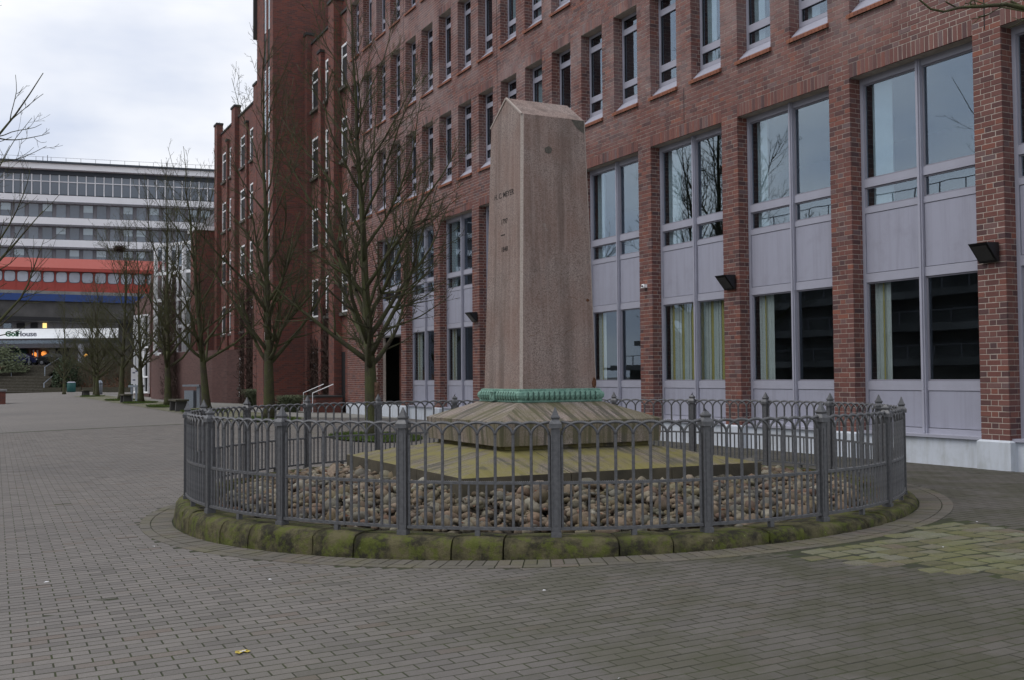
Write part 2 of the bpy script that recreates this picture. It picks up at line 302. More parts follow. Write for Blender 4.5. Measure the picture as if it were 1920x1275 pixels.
M_carb = mat('car_blue', (.015, .018, .06), .25, 0, .6); M_cark = mat('car_black', (.012, .012, .013), .25, 0, .6); M_tyre = mat('tyre', (.015, .015, .015), .9); M_rim = mat('rim', (.3, .3, .32), .35, .7); M_redl = mat('tail_lamp', (.25, .01, .01), .4)
M_leafy = mat('yellow_leaf', (.45, .34, .06), .8); M_paper = mat('white_paper', (.78, .78, .80), .7); M_ink = mat('print_ink', (.12, .13, .2), .8)
def emit(name, col, s):
    m = bpy.data.materials.new(name); m.use_nodes = True; b = m.node_tree.nodes['Principled BSDF']; b.inputs['Base Color'].default_value = (*col, 1); b.inputs['Emission Color'].default_value = (*col, 1); b.inputs['Emission Strength'].default_value = s; return m
M_signw = emit('backlit_sign', (.80, .83, .88), .55); M_lit = emit('lit_shop_display', (1, .32, .06), .8); M_lity = emit('lit_window', (1, .72, .25), .9); M_lamp = emit('street_lamp_glow', (1, .5, .1), 2.)
# ------------------------------------------------------------------ mesh helpers
def link(o, parent=None):
    COL.objects.link(o)
    if parent is not None: o.parent = parent
    return o
def tag(o, label=None, cat=None, group=None, kind=None):
    if label: o['label'] = label
    if cat: o['category'] = cat
    if group: o['group'] = group
    if kind: o['kind'] = kind
    return o
def empty(name, loc=(0, 0, 0), rz=0, label=None, cat=None, group=None, mw=None, parent=None, kind=None):
    o = bpy.data.objects.new(name, None); o.empty_display_size = .2; link(o, parent)
    if mw is not None: o.matrix_world = mw
    else: o.location = loc; o.rotation_euler = (0, 0, rz)
    return tag(o, label, cat, group, kind)
class MB:
    def __init__(s): s.v = []; s.f = []; s.t = []
    def add(s, vs, fs, t=0.):
        b = len(s.v); s.v += [tuple(q) for q in vs]; s.f += [tuple(b + i for i in f) for f in fs]; s.t += [t] * len(fs); return s
    def box(s, x0, x1, y0, y1, z0, z1, t=0.):
        return s.add([(x0, y0, z0), (x1, y0, z0), (x1, y1, z0), (x0, y1, z0), (x0, y0, z1), (x1, y0, z1), (x1, y1, z1), (x0, y1, z1)],
                     [(0, 3, 2, 1), (4, 5, 6, 7), (0, 1, 5, 4), (1, 2, 6, 5), (2, 3, 7, 6), (3, 0, 4, 7)], t)
    def frustum(s, x0, x1, y0, y1, z0, X0, X1, Y0, Y1, z1, t=0.):
        return s.add([(x0, y0, z0), (x1, y0, z0), (x1, y1, z0), (x0, y1, z0), (X0, Y0, z1), (X1, Y0, z1), (X1, Y1, z1), (X0, Y1, z1)],
                     [(0, 3, 2, 1), (4, 5, 6, 7), (0, 1, 5, 4), (1, 2, 6, 5), (2, 3, 7, 6), (3, 0, 4, 7)], t)
    def tube(s, pts, rad, n=6, cap=True):
        pts = [Vector(q) for q in pts]; b = len(s.v); k = len(pts)
        if not hasattr(rad, '__len__'): rad = [rad] * k
        prev = None
        for i, q in enumerate(pts):
            d = (pts[min(i + 1, k - 1)] - pts[max(i - 1, 0)]).normalized()
            if prev is None: a = d.orthogonal().normalized()
            else:
                a = prev - d * prev.dot(d)
                a = d.orthogonal().normalized() if a.length < 1e-6 else a.normalized()
            prev = a; c = d.cross(a)
            for j in range(n):
                w = 2 * math.pi * j / n; s.v.append(tuple(q + (a * math.cos(w) + c * math.sin(w)) * rad[i]))
        for i in range(k - 1):
            for j in range(n):
                s.f.append((b + i * n + j, b + i * n + (j + 1) % n, b + (i + 1) * n + (j + 1) % n, b + (i + 1) * n + j)); s.t.append(0.)
        if cap and n > 2:
            s.f.append(tuple(b + j for j in reversed(range(n)))); s.f.append(tuple(b + (k - 1) * n + j for j in range(n))); s.t += [0., 0.]
        return s
    def lathe(s, prof, n=12, c=(0, 0)):
        b = len(s.v)
        for r, z in prof:
            for j in range(n): w = 2 * math.pi * j / n; s.v.append((c[0] + r * math.cos(w), c[1] + r * math.sin(w), z))
        for i in range(len(prof) - 1):
            for j in range(n): s.f.append((b + i * n + j, b + i * n + (j + 1) % n, b + (i + 1) * n + (j + 1) % n, b + (i + 1) * n + j)); s.t.append(0.)
        s.f.append(tuple(b + j for j in reversed(range(n)))); s.f.append(tuple(b + (len(prof) - 1) * n + j for j in range(n))); s.t += [0., 0.]
        return s
    def mesh(s, name, material, smooth_=False):
        m = bpy.data.meshes.new(name); m.from_pydata(s.v, [], s.f); m.materials.append(material)
        if any(s.t): m.attributes.new('tint', 'FLOAT', 'FACE').data.foreach_set('value', np.array(s.t, dtype=np.float32))
        if smooth_: m.polygons.foreach_set('use_smooth', [True] * len(m.polygons))
        m.update(); return m
    def build(s, name, material, parent=None, smooth_=False, mw=None, **k):
        o = bpy.data.objects.new(name, s.mesh(name, material, smooth_)); link(o, parent)
        if mw is not None: o.matrix_world = mw
        return tag(o, **k)
def obj(name, mesh, parent=None, loc=None, rz=None, **k):
    o = bpy.data.objects.new(name, mesh); link(o, parent)
    if loc is not None: o.location = loc
    if rz is not None: o.rotation_euler = (0, 0, rz)
    return tag(o, **k)
def quads(name, V, Q, tint, material):
    m = bpy.data.meshes.new(name); V = np.asarray(V, dtype=np.float32); Q = np.asarray(Q, dtype=np.int32)
    m.vertices.add(len(V)); m.vertices.foreach_set('co', V.ravel()); m.loops.add(Q.size); m.loops.foreach_set('vertex_index', Q.ravel())
    m.polygons.add(len(Q)); m.polygons.foreach_set('loop_start', np.arange(0, Q.size, 4, dtype=np.int32))
    m.attributes.new('tint', 'FLOAT', 'FACE').data.foreach_set('value', np.asarray(tint, dtype=np.float32))
    m.materials.append(material); m.polygons.foreach_set('use_smooth', np.zeros(len(Q), dtype=bool)); m.update(calc_edges=True); m.validate(); return m
CORN = np.array([(0, 0, 0), (1, 0, 0), (1, 1, 0), (0, 1, 0), (0, 0, 1), (1, 0, 1), (1, 1, 1), (0, 1, 1)], dtype=np.float32)
FACES = dict(zm=(0, 3, 2, 1), zp=(4, 5, 6, 7), ym=(0, 1, 5, 4), xp=(1, 2, 6, 5), yp=(2, 3, 7, 6), xm=(3, 0, 4, 7))
def boxes_mesh(name, B, tint, material, faces):
    B = np.asarray(B, dtype=np.float32); K = len(B)
    V = B[:, None, 0::2] + CORN[None] * (B[:, None, 1::2] - B[:, None, 0::2])
    F = np.array([FACES[f] for f in faces], dtype=np.int32); Q = (np.arange(K, dtype=np.int32) * 8)[:, None, None] + F[None]
    return quads(name, V.reshape(-1, 3), Q.reshape(-1, 4), np.repeat(tint, len(faces)), material)
def chamfer_box(w, d, h, c, material, name):      # box around the origin, base at 0, chamfered top edges
    mb = MB(); x, y = w / 2, d / 2
    mb.add([(-x, -y, 0), (x, -y, 0), (x, y, 0), (-x, y, 0), (-x, -y, h - c), (x, -y, h - c), (x, y, h - c), (-x, y, h - c), (-x + c, -y + c, h), (x - c, -y + c, h), (x - c, y - c, h), (-x + c, y - c, h)],
           [(0, 1, 5, 4), (1, 2, 6, 5), (2, 3, 7, 6), (3, 0, 4, 7), (4, 5, 9, 8), (5, 6, 10, 9), (6, 7, 11, 10), (7, 4, 8, 11), (8, 9, 10, 11)])
    return mb.mesh(name, material)
def text_mesh(name, s, size, material, depth=.004, bold=0.):
    cu = bpy.data.curves.new(name, 'FONT'); cu.body = s; cu.size = size; cu.extrude = depth; cu.offset = bold; cu.align_x = 'CENTER'; cu.resolution_u = 3
    o = bpy.data.objects.new(name, cu); COL.objects.link(o); bpy.context.view_layer.update()
    m = bpy.data.meshes.new_from_object(o.evaluated_get(bpy.context.evaluated_depsgraph_get())); m.name = name
    bpy.data.objects.remove(o); m.materials.clear(); m.materials.append(material); return m
def copy_tree(o, parent=None):
    c = o.copy(); COL.objects.link(c)
    if parent is not None: c.parent = parent
    for ch in o.children: copy_tree(ch, c)
    return c
# ------------------------------------------------------------------ ground
def sheet(S_list, N_list, dz):
    m = MB(); k = len(N_list)
    for s_ in S_list:
        for n_ in N_list: m.v.append((-s_, n_, gz(n_, s_) + dz))
    for a in range(len(S_list) - 1):
        for b in range(k - 1): m.f.append(((a + 1) * k + b, a * k + b, a * k + b + 1, (a + 1) * k + b + 1)); m.t.append(0)
    return m
ground = sheet([-300, -60, -20] + list(np.arange(-6, 40, 1.)) + [45, 60, 100, 200, 900], [-500, -100, -30] + list(np.arange(-14, 9.5, 1.)) + [9.93, 11, 12, 13.37, 30, 100, 500], -.012).build('ground', M_ground, mw=BM, kind='structure')
paving = sheet(list(np.arange(-2, 34, .25)), list(np.arange(-11, 9.8, .25)) + [9.93, 10.5, 11, 12, 13.3], -.0018).build('promenade_paving', M_joint, mw=BM, kind='structure')
PL, PW, GAP = .187, .0945, .009
th = R(.9)
S_, N_ = np.meshgrid(np.arange(-1, 360), np.arange(-60, 120), indexing='ij')
s0 = S_ * PW; n0 = N_ * PL + (S_ % 2) * PL / 2
ps = (s0 * math.cos(th) - n0 * math.sin(th)).ravel(); pn = (s0 * math.sin(th) + n0 * math.cos(th)).ravel()
pX = pn * sa - ps * ca; pY = pn * ca + ps * sa
gzv = np.vectorize(gz); pz = gzv(pn, ps)
def slope(n, s): return (gz(n + .1, s) - gz(n - .1, s)) / .2, -(gz(n, s - .1) - gz(n, s + .1)) / .2
def in_cob(s, n): return (n < 7.87) & (n > 5.34 + (6.35 - s) * .4) & (s < 7.6)
ppx, ppy, pd = project(np.c_[pX, pY, pz])
rc = np.hypot(pX - CX, pY - CY)
keep = (pd > 1.5) & (ppx > -420) & (ppx < 2400) & (ppy < 1650) & (rc > 4.37) & (pn < 13.25) & (pn > -11) & (ps > -.5) & (ps < 33.4) & ~in_cob(ps, pn)
ps, pn, pz, ppx, ppy, pd = (q[keep] for q in (ps, pn, pz, ppx, ppy, pd))
vis = (ppx > 5) & (ppx < 1915) & (ppy < 1270)
order = np.argsort(np.where(vis, pd, 1e9))
own = order[:300]; rest = np.setdiff1d(np.arange(len(ps)), own)
K = len(rest); dz = rng.normal(0, .0003, K) - .0011 * (rng.random(K) < .03) + .002 * (rng.random(K) < .02); jit = rng.normal(0, .006, K); tl = rng.normal(0, .0003, (K, 4))
hx, hy = (PW - .0115) / 2, (PL - GAP) / 2
tmpl = np.array([(-hx, -hy), (hx, -hy), (hx, hy), (-hx, hy)], dtype=float)
V = np.zeros((K, 8, 3)); cth, sth = np.cos(-th + jit * .6)[:, None], np.sin(-th + jit * .6)[:, None]
lx = tmpl[None, :, 0] * cth - tmpl[None, :, 1] * sth; ly = tmpl[None, :, 0] * sth + tmpl[None, :, 1] * cth
V[:, 4:, 0] = -ps[rest][:, None] + lx; V[:, 4:, 1] = pn[rest][:, None] + ly; V[:, 4:, 2] = gzv(V[:, 4:, 1], -V[:, 4:, 0]) + dz[:, None] + tl
V[:, :4] = V[:, 4:]; V[:, :4, 2] -= .016
F = np.array([FACES[f] for f in ('zp', 'ym', 'xp', 'yp', 'xm')]); Q = (np.arange(K) * 8)[:, None, None] + F[None]
pm = obj('paver_field', quads('paver_field', V.reshape(-1, 3), Q.reshape(-1, 4), np.repeat(rng.random(K), 5), M_paveN), paving, kind='stuff')
pmesh = [chamfer_box(PW - .0115, PL - GAP, .03, .0012 + .0004 * i, M_pave1, 'paver') for i in range(3)]
for i in own:
    o = obj('paver', pmesh[i % 3], paving, (-ps[i], pn[i], pz[i] - .03 + random.gauss(0, .0004))); sl_ = slope(pn[i], ps[i]); o.rotation_euler = (sl_[0] + random.gauss(0, .003), sl_[1] + random.gauss(0, .004), -th + random.gauss(0, .004))
# edging rings round the kerb
ring = MB(); 
for k in range(262):
    a0 = 2 * math.pi * k / 262; a1 = a0 + 2 * math.pi / 262 * .9; zt = random.gauss(0, .001)
    def rp_(r, a, dz_): X = CX + r * math.cos(a); Y = CY + r * math.sin(a); s_, n_ = to_sn(X, Y); return (X, Y, gz(n_, s_) + dz_)
    t_ = random.random()
    for (r0, r1, b0, b1) in ((4.085, 4.29, a0, a1),) + (((4.30, 4.40, a0, a0 + 4 * math.pi / 262 * .95),) if k % 2 == 0 else ()):
        q = [rp_(r0, b0, .005 + zt), rp_(r1, b0, .005 + zt), rp_(r1, b1, .005 + zt), rp_(r0, b1, .005 + zt)]
        ring.add(q + [(x, y, z - .02) for x, y, z in q], [(0, 1, 2, 3), (1, 0, 4, 5), (2, 1, 5, 6), (3, 2, 6, 7), (0, 3, 7, 4)], t_ * .8 + .1)
M_edge = tintmat('edging_brick', [(0, (.125, .115, .095)), (.6, (.160, .146, .122)), (1, (.165, .135, .112))], False, .85, (60, .3), (70, .4, .004), moss_few)
er = MB()
er.add([rp_(4.05, 2 * math.pi * k / 64, -.002) for k in range(64)] + [rp_(4.41, 2 * math.pi * k / 64, -.002) for k in range(64)], [(k, (k + 1) % 64, 64 + (k + 1) % 64, 64 + k) for k in range(64)])
edging = er.build('kerb_edging', M_joint, kind='structure'); tag(ring.build('edging_brick_ring', M_edge, edging), kind='stuff')
# cobbled strip on the right
cobs = []; sv = 7.6; ri = 0
while sv > -1:
    dd = random.uniform(.135, .165); nv_ = 5.2 + random.uniform(-.1, .1)
    while nv_ < 7.82:
        ll = random.uniform(.15, .24)
        cs, cn = sv - dd / 2, nv_ + ll / 2
        if in_cob(cs + random.uniform(-.12, .12), cn + random.uniform(-.1, .1) * (cn < 7)) and math.hypot(xy(cs, cn)[0] - CX, xy(cs, cn)[1] - CY) > 4.45: cobs.append((cs, cn, dd, ll))
        nv_ += ll + .014
    sv -= dd + .016
cj = sheet(list(np.arange(-1, 7.7, .4)), list(np.arange(5, 8.0, .3)), -.0008)
cobble = cj.build('cobble_strip', M_joint, mw=BM, kind='structure')
def cob_shape(dd, ll, mb=None, off=(0, 0, 0), t_=0.):
    x, y = dd / 2, ll / 2; j = lambda: random.uniform(-.013, .013); o3 = Vector(off)
    low = [(-x + j(), -y + j(), -.03), (x + j(), -y + j(), -.03), (x + j(), y + j(), -.03), (-x + j(), y + j(), -.03)]
    mid = [(a * .97, b * .97, .004) for a, b, c in low]; top = [(a * .80, b * .85, .012 + random.uniform(0, .005)) for a, b, c in low]
    mb = mb or MB(); mb.add([Vector(q) + o3 for q in low + mid + top], [(0, 1, 5, 4), (1, 2, 6, 5), (2, 3, 7, 6), (3, 0, 4, 7), (4, 5, 9, 8), (5, 6, 10, 9), (6, 7, 11, 10), (7, 4, 8, 11), (8, 9, 10, 11)], t_); return mb
cshape = [cob_shape(.15, .195).mesh('cobble', M_cob1) for _ in range(6)]
for i, (cs, cn, dd, ll) in enumerate(cobs):
    if i < 300: o = obj('cobble', cshape[i % 6], cobble, (-cs, cn, gz(cn, cs) - .0095 + random.uniform(-.003, .004))); o.scale = (dd / .15, ll / .195, 1); sl_ = slope(cn, cs); o.rotation_euler = (sl_[0] + random.gauss(0, .015), sl_[1] + random.gauss(0, .015), random.gauss(0, .03))
if len(cobs) > 300:
    mb = MB()
    for cs, cn, dd, ll in cobs[300:]: cob_shape(dd, ll, mb, (-cs, cn, gz(cn, cs) - .011), random.random())
    tag(mb.build('cobble_remainder', M_cob, cobble), kind='stuff')
# cobbled tree strip and grass patches behind
def cobtex(nt, b, tcn):
    N, L = nt.nodes, nt.links; v = N.new('ShaderNodeTexVoronoi'); v.feature = 'DISTANCE_TO_EDGE'; v.inputs['Scale'].default_value = 8; L.new(tcn.outputs['Object'], v.inputs['Vector'])
    c = mixc(N, L, smooth(N, L, v.outputs['Distance'], .02, .12), (.06, .06, .035), (.21, .20, .16)); L.new(mixc(N, L, smooth(N, L, nz(N, L, tcn.outputs['Object'], 1.2, 5), .4, .65), c, (.115, .12, .05)), b.inputs['Base Color'])
M_cobt = mat('tree_strip_cobbles', (.15, .15, .11), .9, extra=cobtex)
sheet(list(np.arange(19, 42, 1.)) + [60, 95], [7.35, 8, 9, 9.75], -.001).build('tree_strip', M_cobt, mw=BM, kind='structure')
sheet(list(np.arange(33.6, 42, 1.)) + [60, 95], [9.75, 10, 11, 12, 13.3], -.004).build('footpath', mat('footpath_slabs', (.24, .235, .215), .9, noise=(.7, .18)), mw=BM, kind='structure')
# ------------------------------------------------------------------ new office building (x = -s)
YF = 13.37; P0L, PIT, PWD = 10.531, 2.967, .4835; ZB, C = .42, .0848
LINT = ZB + 72 * C; REV = .245
NB = empty('brick_office', mw=BM, label='long brown brick office building with grey framed windows behind the monument', cat='building')
NB_L, NB_R = 40.2, 6.2                    # s at the far and near ends
wall = MB()
def pil(k): return (P0L + PIT * k - PWD, P0L + PIT * k)
op_small = [(P0L + j * PIT / 2, P0L + j * PIT / 2 + .968) for j in range(-2, 20)]     # s near, s far
rows = [(ZB + (84 + 39 * r) * C, ZB + (112 + 39 * r) * C) for r in range(3)]
ZTOP = ZB + 214 * C
MO = .0045
def wbox(s_a, s_b, z0, z1, y0=YF + MO, y1=YF + .36): wall.box(-s_b, -s_a, y0, y1, z0, z1)
for k in range(-1, 9): wbox(*[pil(k)[0] + MO, pil(k)[1] - MO], .2, LINT + .001)
wbox(36.755 + MO, NB_L - MO, .2, LINT + .001); wbox(34.262, 36.755, 2.99 + 1.2, 4.19, YF + .5, YF + .55)
zs = [LINT] + [z for r in rows for z in (r[0] + MO, r[1] - MO)] + [ZTOP]
wbox(NB_R, NB_L - MO, zs[0] + MO, zs[1])
for r in range(3):
    ed = [NB_R] + [e for o_ in op_small if o_[0] > NB_R and o_[1] < NB_L - .2 for e in o_] + [NB_L]
    for a, b in zip(ed[0::2], ed[1::2]): wbox(a + MO, b - MO, zs[1 + 2 * r], zs[2 + 2 * r])
    wbox(NB_R, NB_L - MO, zs[2 + 2 * r], zs[3 + 2 * r] if r < 2 else ZTOP)
wallo = wall.build('wall', M_mortar, NB)
# bricks: front face boxes and reveal boxes; B=(x0,x1,y0,y1,z0,z1)
bl = []
LB = PIT / 12 - .0105; HB = PIT / 24 - .0105; JT = .0105; HZ = C - .0105
def course_front(sa_, sb_, z, odd):
    per = PIT / 8; x = math.floor(sa_ / per) * per - per + (per / 2 if odd else 0)
    while x < sb_:
        for w in (LB, HB):
            a, b = max(x, sa_), min(x + w, sb_)
            if b - a > .03: bl.append((-b, -a, YF, YF + .03, z, z + HZ))
            x += w + JT
def course_pil(sa_, sb_, z, odd):
    W = sb_ - sa_ - 2 * JT
    ws = (W * .25, W * .5, W * .25) if odd else (W * .38, W * .24, W * .38); x = sa_
    for w in ws: bl.append((-x - w, -x, YF, YF + .03, z, z + HZ)); x += w + JT
def course_rev(s_, z, odd, near):          # reveal bricks on a jamb; near: +1 = the face that looks along +x
    ws = (.105, .125) if odd else (.165, .065); y = YF + .032
    for w in ws:
        x0, x1 = (-s_ - .03, -s_) if near else (-s_, -s_ + .03)
        bl.append((x0, x1, y, min(y + w, YF + REV), z, z + HZ)); y += w + JT
for i in range(72):
    z = ZB + i * C
    for k in range(-1, 9):
        a, b = pil(k); course_pil(a, b, z, i % 2); course_rev(a, z, i % 2, True); course_rev(b, z, i % 2, False)
    course_front(36.755, NB_L, z, i % 2); course_rev(36.755, z, i % 2, True)
for i in range(72, 214):
    z = ZB + i * C
    if i < 75:
        for k in range(-1, 9): course_pil(*pil(k), z, i % 2)
        course_front(36.755, NB_L, z, i % 2); continue
    r = (i - 84) // 39; q = (i - 84) % 39
    ins = i >= 84 and r < 3 and q < 28; sold = i >= 84 and r < 3 and 28 <= q < 31
    if ins or sold:
        ed = [NB_R] + [e for o_ in op_small if o_[0] > NB_R and o_[1] < NB_L - .2 for e in o_] + [NB_L]
        for a, b in zip(ed[0::2], ed[1::2]):
            if b - a < .6: course_pil(a, b, z, i % 2)
            else: course_front(a, b, z, i % 2)
            if ins: course_rev(a, z, i % 2, True); course_rev(b, z, i % 2, False)
    else: course_front(NB_R, NB_L, z, i % 2)
def soldiers(a, b, z):
    n = max(1, round((b - a) / .0872)); w = (b - a) / n
    for j in range(n): bl.append((-a - (j + 1) * w + .005, -a - j * w - .005, YF, YF + .03, z, z + 3 * C - JT))
for k in range(-1, 8): soldiers(pil(k)[1], pil(k + 1)[0], LINT)
soldiers(pil(8)[1], 36.755, LINT)
for r in range(3):
    for o_ in op_small:
        if o_[0] > NB_R and o_[1] < NB_L - .2: soldiers(*o_, rows[r][1])
bl = np.array(bl); bl[:, 2] += rng.normal(0, .0012, len(bl)) * (bl[:, 3] - bl[:, 2] < .04)
cen = np.c_[(bl[:, 0] + bl[:, 1]) / 2, (bl[:, 2] + bl[:, 3]) / 2, (bl[:, 4] + bl[:, 5]) / 2]
wc = np.c_[cen[:, 0] * ca + cen[:, 1] * sa, -cen[:, 0] * sa + cen[:, 1] * ca, cen[:, 2]]
bx, by, bd = project(wc)
dist = np.linalg.norm(wc - np.array([0, 0, EYE]), axis=1)
vis = (bx > 1140) & (bx < 1915) & (by > 5) & (by < 830) & (bl[:, 3] - bl[:, 2] < .04) & (bl[:, 1] - bl[:, 0] > .035)
order = np.argsort(np.where(vis, dist, 1e9)); own = order[:300]; rest = np.setdiff1d(np.arange(len(bl)), own)
tag(obj('brick_field', boxes_mesh('brick_field', bl[rest], rng.random(len(rest)), M_brickN, ('ym', 'xp', 'xm', 'zp', 'zm')), wallo), kind='stuff')
bms = {}
for i in own:
    b = bl[i]; key = (round(b[1] - b[0], 3), round(b[5] - b[4], 3))
    if key not in bms:
        w, h = key; m_ = MB(); c_ = .003
        m_.add([(0, .03, 0), (w, .03, 0), (w, .03, h), (0, .03, h), (0, c_, 0), (w, c_, 0), (w, c_, h), (0, c_, h), (c_, 0, c_), (w - c_, 0, c_), (w - c_, 0, h - c_), (c_, 0, h - c_)],
               [(0, 1, 5, 4), (1, 2, 6, 5), (2, 3, 7, 6), (3, 0, 4, 7), (4, 5, 9, 8), (5, 6, 10, 9), (6, 7, 11, 10), (7, 4, 8, 11), (8, 9, 10, 11)])
        bms[key] = m_.mesh('brick', M_brick1)
    obj('brick', bms[key], wallo, (b[0], b[2], b[4]))
# plinth, ledges, roof, rooms
pl = MB(); pl.box(-NB_L, -NB_R, YF + .10, YF + .4, -.3, .40)
plo = pl.build('plinth', M_white, NB)
for k in range(-1, 9):
    a, b = pil(k); m_ = MB(); m_.frustum(-b - .045, -a + .045, YF - .05, YF + .12, -.3, -b - .045, -a + .045, YF - .05, YF + .12, .39); m_.frustum(-b - .045, -a + .045, YF - .05, YF + .12, .39, -b - .012, -a + .012, YF - .014, YF + .12, .418); m_.build('plinth_block', M_white, NB)
m_ = MB(); m_.box(-NB_L - .03, -36.7, YF - .05, YF + .12, -.3, .415); m_.build('plinth_block', M_white, NB)
m_ = MB(); m_.box(-NB_L, -NB_R, YF + .3, YF + 10, ZTOP + .002, ZTOP + .3); m_.box(-NB_L - .0, -NB_R, YF - .02, YF + .4, ZTOP + .3, ZTOP + .4); m_.build('roof', M_slate, NB)
m_ = MB()
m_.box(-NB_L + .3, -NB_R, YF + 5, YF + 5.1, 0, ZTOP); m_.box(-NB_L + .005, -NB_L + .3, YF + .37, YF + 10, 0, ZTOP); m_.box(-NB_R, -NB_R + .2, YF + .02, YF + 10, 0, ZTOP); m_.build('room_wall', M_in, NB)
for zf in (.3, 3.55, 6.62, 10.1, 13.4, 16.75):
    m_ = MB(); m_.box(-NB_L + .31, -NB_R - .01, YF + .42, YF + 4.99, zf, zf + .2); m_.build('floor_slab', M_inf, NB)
# big windows
def frame_bar(mb, x0, x1, z0, z1, y0=YF + REV, y1=YF + REV + .075): mb.box(x0, x1, y0, y1, z0, z1)
OW = PIT - PWD
def make_big():
    """meshes of one tall window, x from 0 (far jamb) to OW"""
    fr = MB(); e = .065; mx = OW / 2 + .02
    for x0, x1 in ((-.01, e), (OW - e, OW + .01)): frame_bar(fr, x0, x1, .44, LINT + .02)
    frame_bar(fr, mx - .045, mx + .045, .44, LINT + .02, YF + REV - .035, YF + REV + .075)
    frame_bar(fr, mx - .02, mx + .02, .45, LINT + .0, YF + REV - .06, YF + REV - .03)
    for z0, z1 in ((LINT - .11, LINT + .015), (4.62, 4.76), (4.17, 4.27), (2.98, 3.13), (1.135, 1.285), (.44, .53)):
        for x0, x1 in ((e, mx - .045), (mx + .045, OW - e)): frame_bar(fr, x0, x1, z0, z1, YF + REV + .004, YF + REV + .07)
    pr = [(e, mx - .045), (mx + .045, OW - e)]
    panes = [(x0, x1, z0, z1) for z0, z1 in ((4.76, LINT - .11), (4.27, 4.62), (1.285, 2.98)) for x0, x1 in pr]
    pans = [(x0, x1, z0, z1) for z0, z1 in ((3.13, 4.17), (.53, 1.135)) for x0, x1 in pr]
    frm = fr.mesh('window', M_alu); pm_, pl_, gk = [], [], MB()
    for x0, x1, z0, z1 in panes:
        w = .028; 
        for q in ((x0, x0 + w, z0, z1), (x1 - w, x1, z0, z1), (x0 + w, x1 - w, z0, z0 + w), (x0 + w, x1 - w, z1 - w, z1)): gk.box(q[0] + .001, q[1] - .001, YF + REV + .030, YF + REV + .06, q[2] + .001, q[3] - .001)
        m_ = MB(); m_.box(x0 + w, x1 - w, YF + REV + .05, YF + REV + .056, z0 + w, z1 - w); pm_.append((m_.mesh('pane', M_glassd if z1 < 3 else M_glass)))
    for x0, x1, z0, z1 in pans:
        m_ = MB(); g_ = .010; m_.box(x0 + g_, x1 - g_, YF + REV + .014, YF + REV + .05, z0 + g_, z1 - g_); pl_.append(m_.mesh('panel', M_panel))
        gk.box(x0, x1, YF + REV + .052, YF + REV + .06, z0, z1)
    return frm, pm_, pl_, gk.mesh('glazing_bead', mat('bead_frame', (.25, .245, .285), .5)), MB().box(0, OW, YF + .05, YF + REV + .05, .40, .445).mesh('window_sill', M_alu)
BIGW = make_big()
def curtain(mb, x0, x1, y, z0, z1, fold=.05, amp=.02):
    n = max(2, int((x1 - x0) / fold) * 2); pts = [(x0 + (x1 - x0) * i / n, y + (amp if i % 2 else -amp)) for i in range(n + 1)]
    b = [(x, yy, z0) for x, yy in pts] + [(x, yy, z1) for x, yy in pts]
    mb.add(b, [(i, i + 1, n + 2 + i, n + 1 + i) for i in range(n)]); return mb
for k in range(-1, 8):
    a = pil(k + 1)[0]; x0 = -a                      # far jamb
    fr = obj('window', BIGW[0], NB, (x0, 0, 0))
    for m_ in BIGW[1]: obj('pane', m_, fr)
    for m_ in BIGW[2]: obj('panel', m_, fr)
    obj('glazing_bead', BIGW[3], fr); obj('window_sill', BIGW[4], fr)
    r2 = random.Random(k)
    m_ = MB(); curtain(m_, .16, .16 + r2.uniform(.26, .46), YF + .40, 4.05, LINT - .05, .05, .025); m_.build('curtain', M_curt, fr)
    if k == 2:
        for t_, (mm, lo) in enumerate(((M_curtg, 0), (M_curty, .09), (M_curt, .17), (M_curtg, .25))):
            m_ = MB(); x = .12 + lo
            while x < OW - .15: m_.box(x, x + .075, YF + .40, YF + .406, 1.1, 3.1); x += .34
            m_.build('blind', mm, fr)
    else:
        m_ = MB(); curtain(m_, .13, .13 + .34 + .08 * (k % 3), YF + .40, 1.1, 3.1, .08, .012); m_.build('blind', M_curtg, fr)
        m_ = MB(); m_.box(.31, .34, YF + .372, YF + .377, 1.1, 3.1); m_.build('blind_strip', M_curty, fr)
# entrance bay with panel box above a grille
fr = MB(); x0 = -36.755
for a, b in ((0, .06), (OW - .06, OW), (OW / 2 - .04, OW / 2 + .04)): frame_bar(fr, x0 + a, x0 + b, 2.97, LINT)
for z0, z1 in ((LINT - .11, LINT), (4.62, 4.76), (4.17, 4.27), (2.97, 3.13)): frame_bar(fr, x0 + .06, x0 + OW - .06, z0, z1, YF + REV + .004, YF + REV + .07)
en = fr.build('window', M_alu, NB)
for a, b in ((.06, OW / 2 - .04), (OW / 2 + .04, OW - .06)):
    for z0, z1 in ((4.76, LINT - .11), (4.27, 4.62)): MB().box(x0 + a, x0 + b, YF + REV + .05, YF + REV + .056, z0, z1).build('pane', M_glass, en)
    MB().box(x0 + a + .01, x0 + b - .01, YF + REV + .012, YF + REV + .05, 3.14, 4.16).build('panel', M_panel, en)
ent = MB(); ent.box(x0, x0 + OW, YF + REV, YF + 1.3, 2.90, 2.968); ent.build('entrance_soffit', M_concd, NB)
e2 = MB(); e2.box(x0, x0 + 1.5, YF + .9, YF + 1.3, 0, 2.9); e2.build('entrance_wall', M_old, NB)
gr = MB(); gx = x0 + 1.62
for a in np.arange(gx, x0 + OW - .02, .07): gr.box(a, a + .018, YF + .82, YF + .838, 0, 2.85)
for z in np.arange(.08, 2.85, .085): gr.box(gx, x0 + OW, YF + .84, YF + .855, z, z + .016)
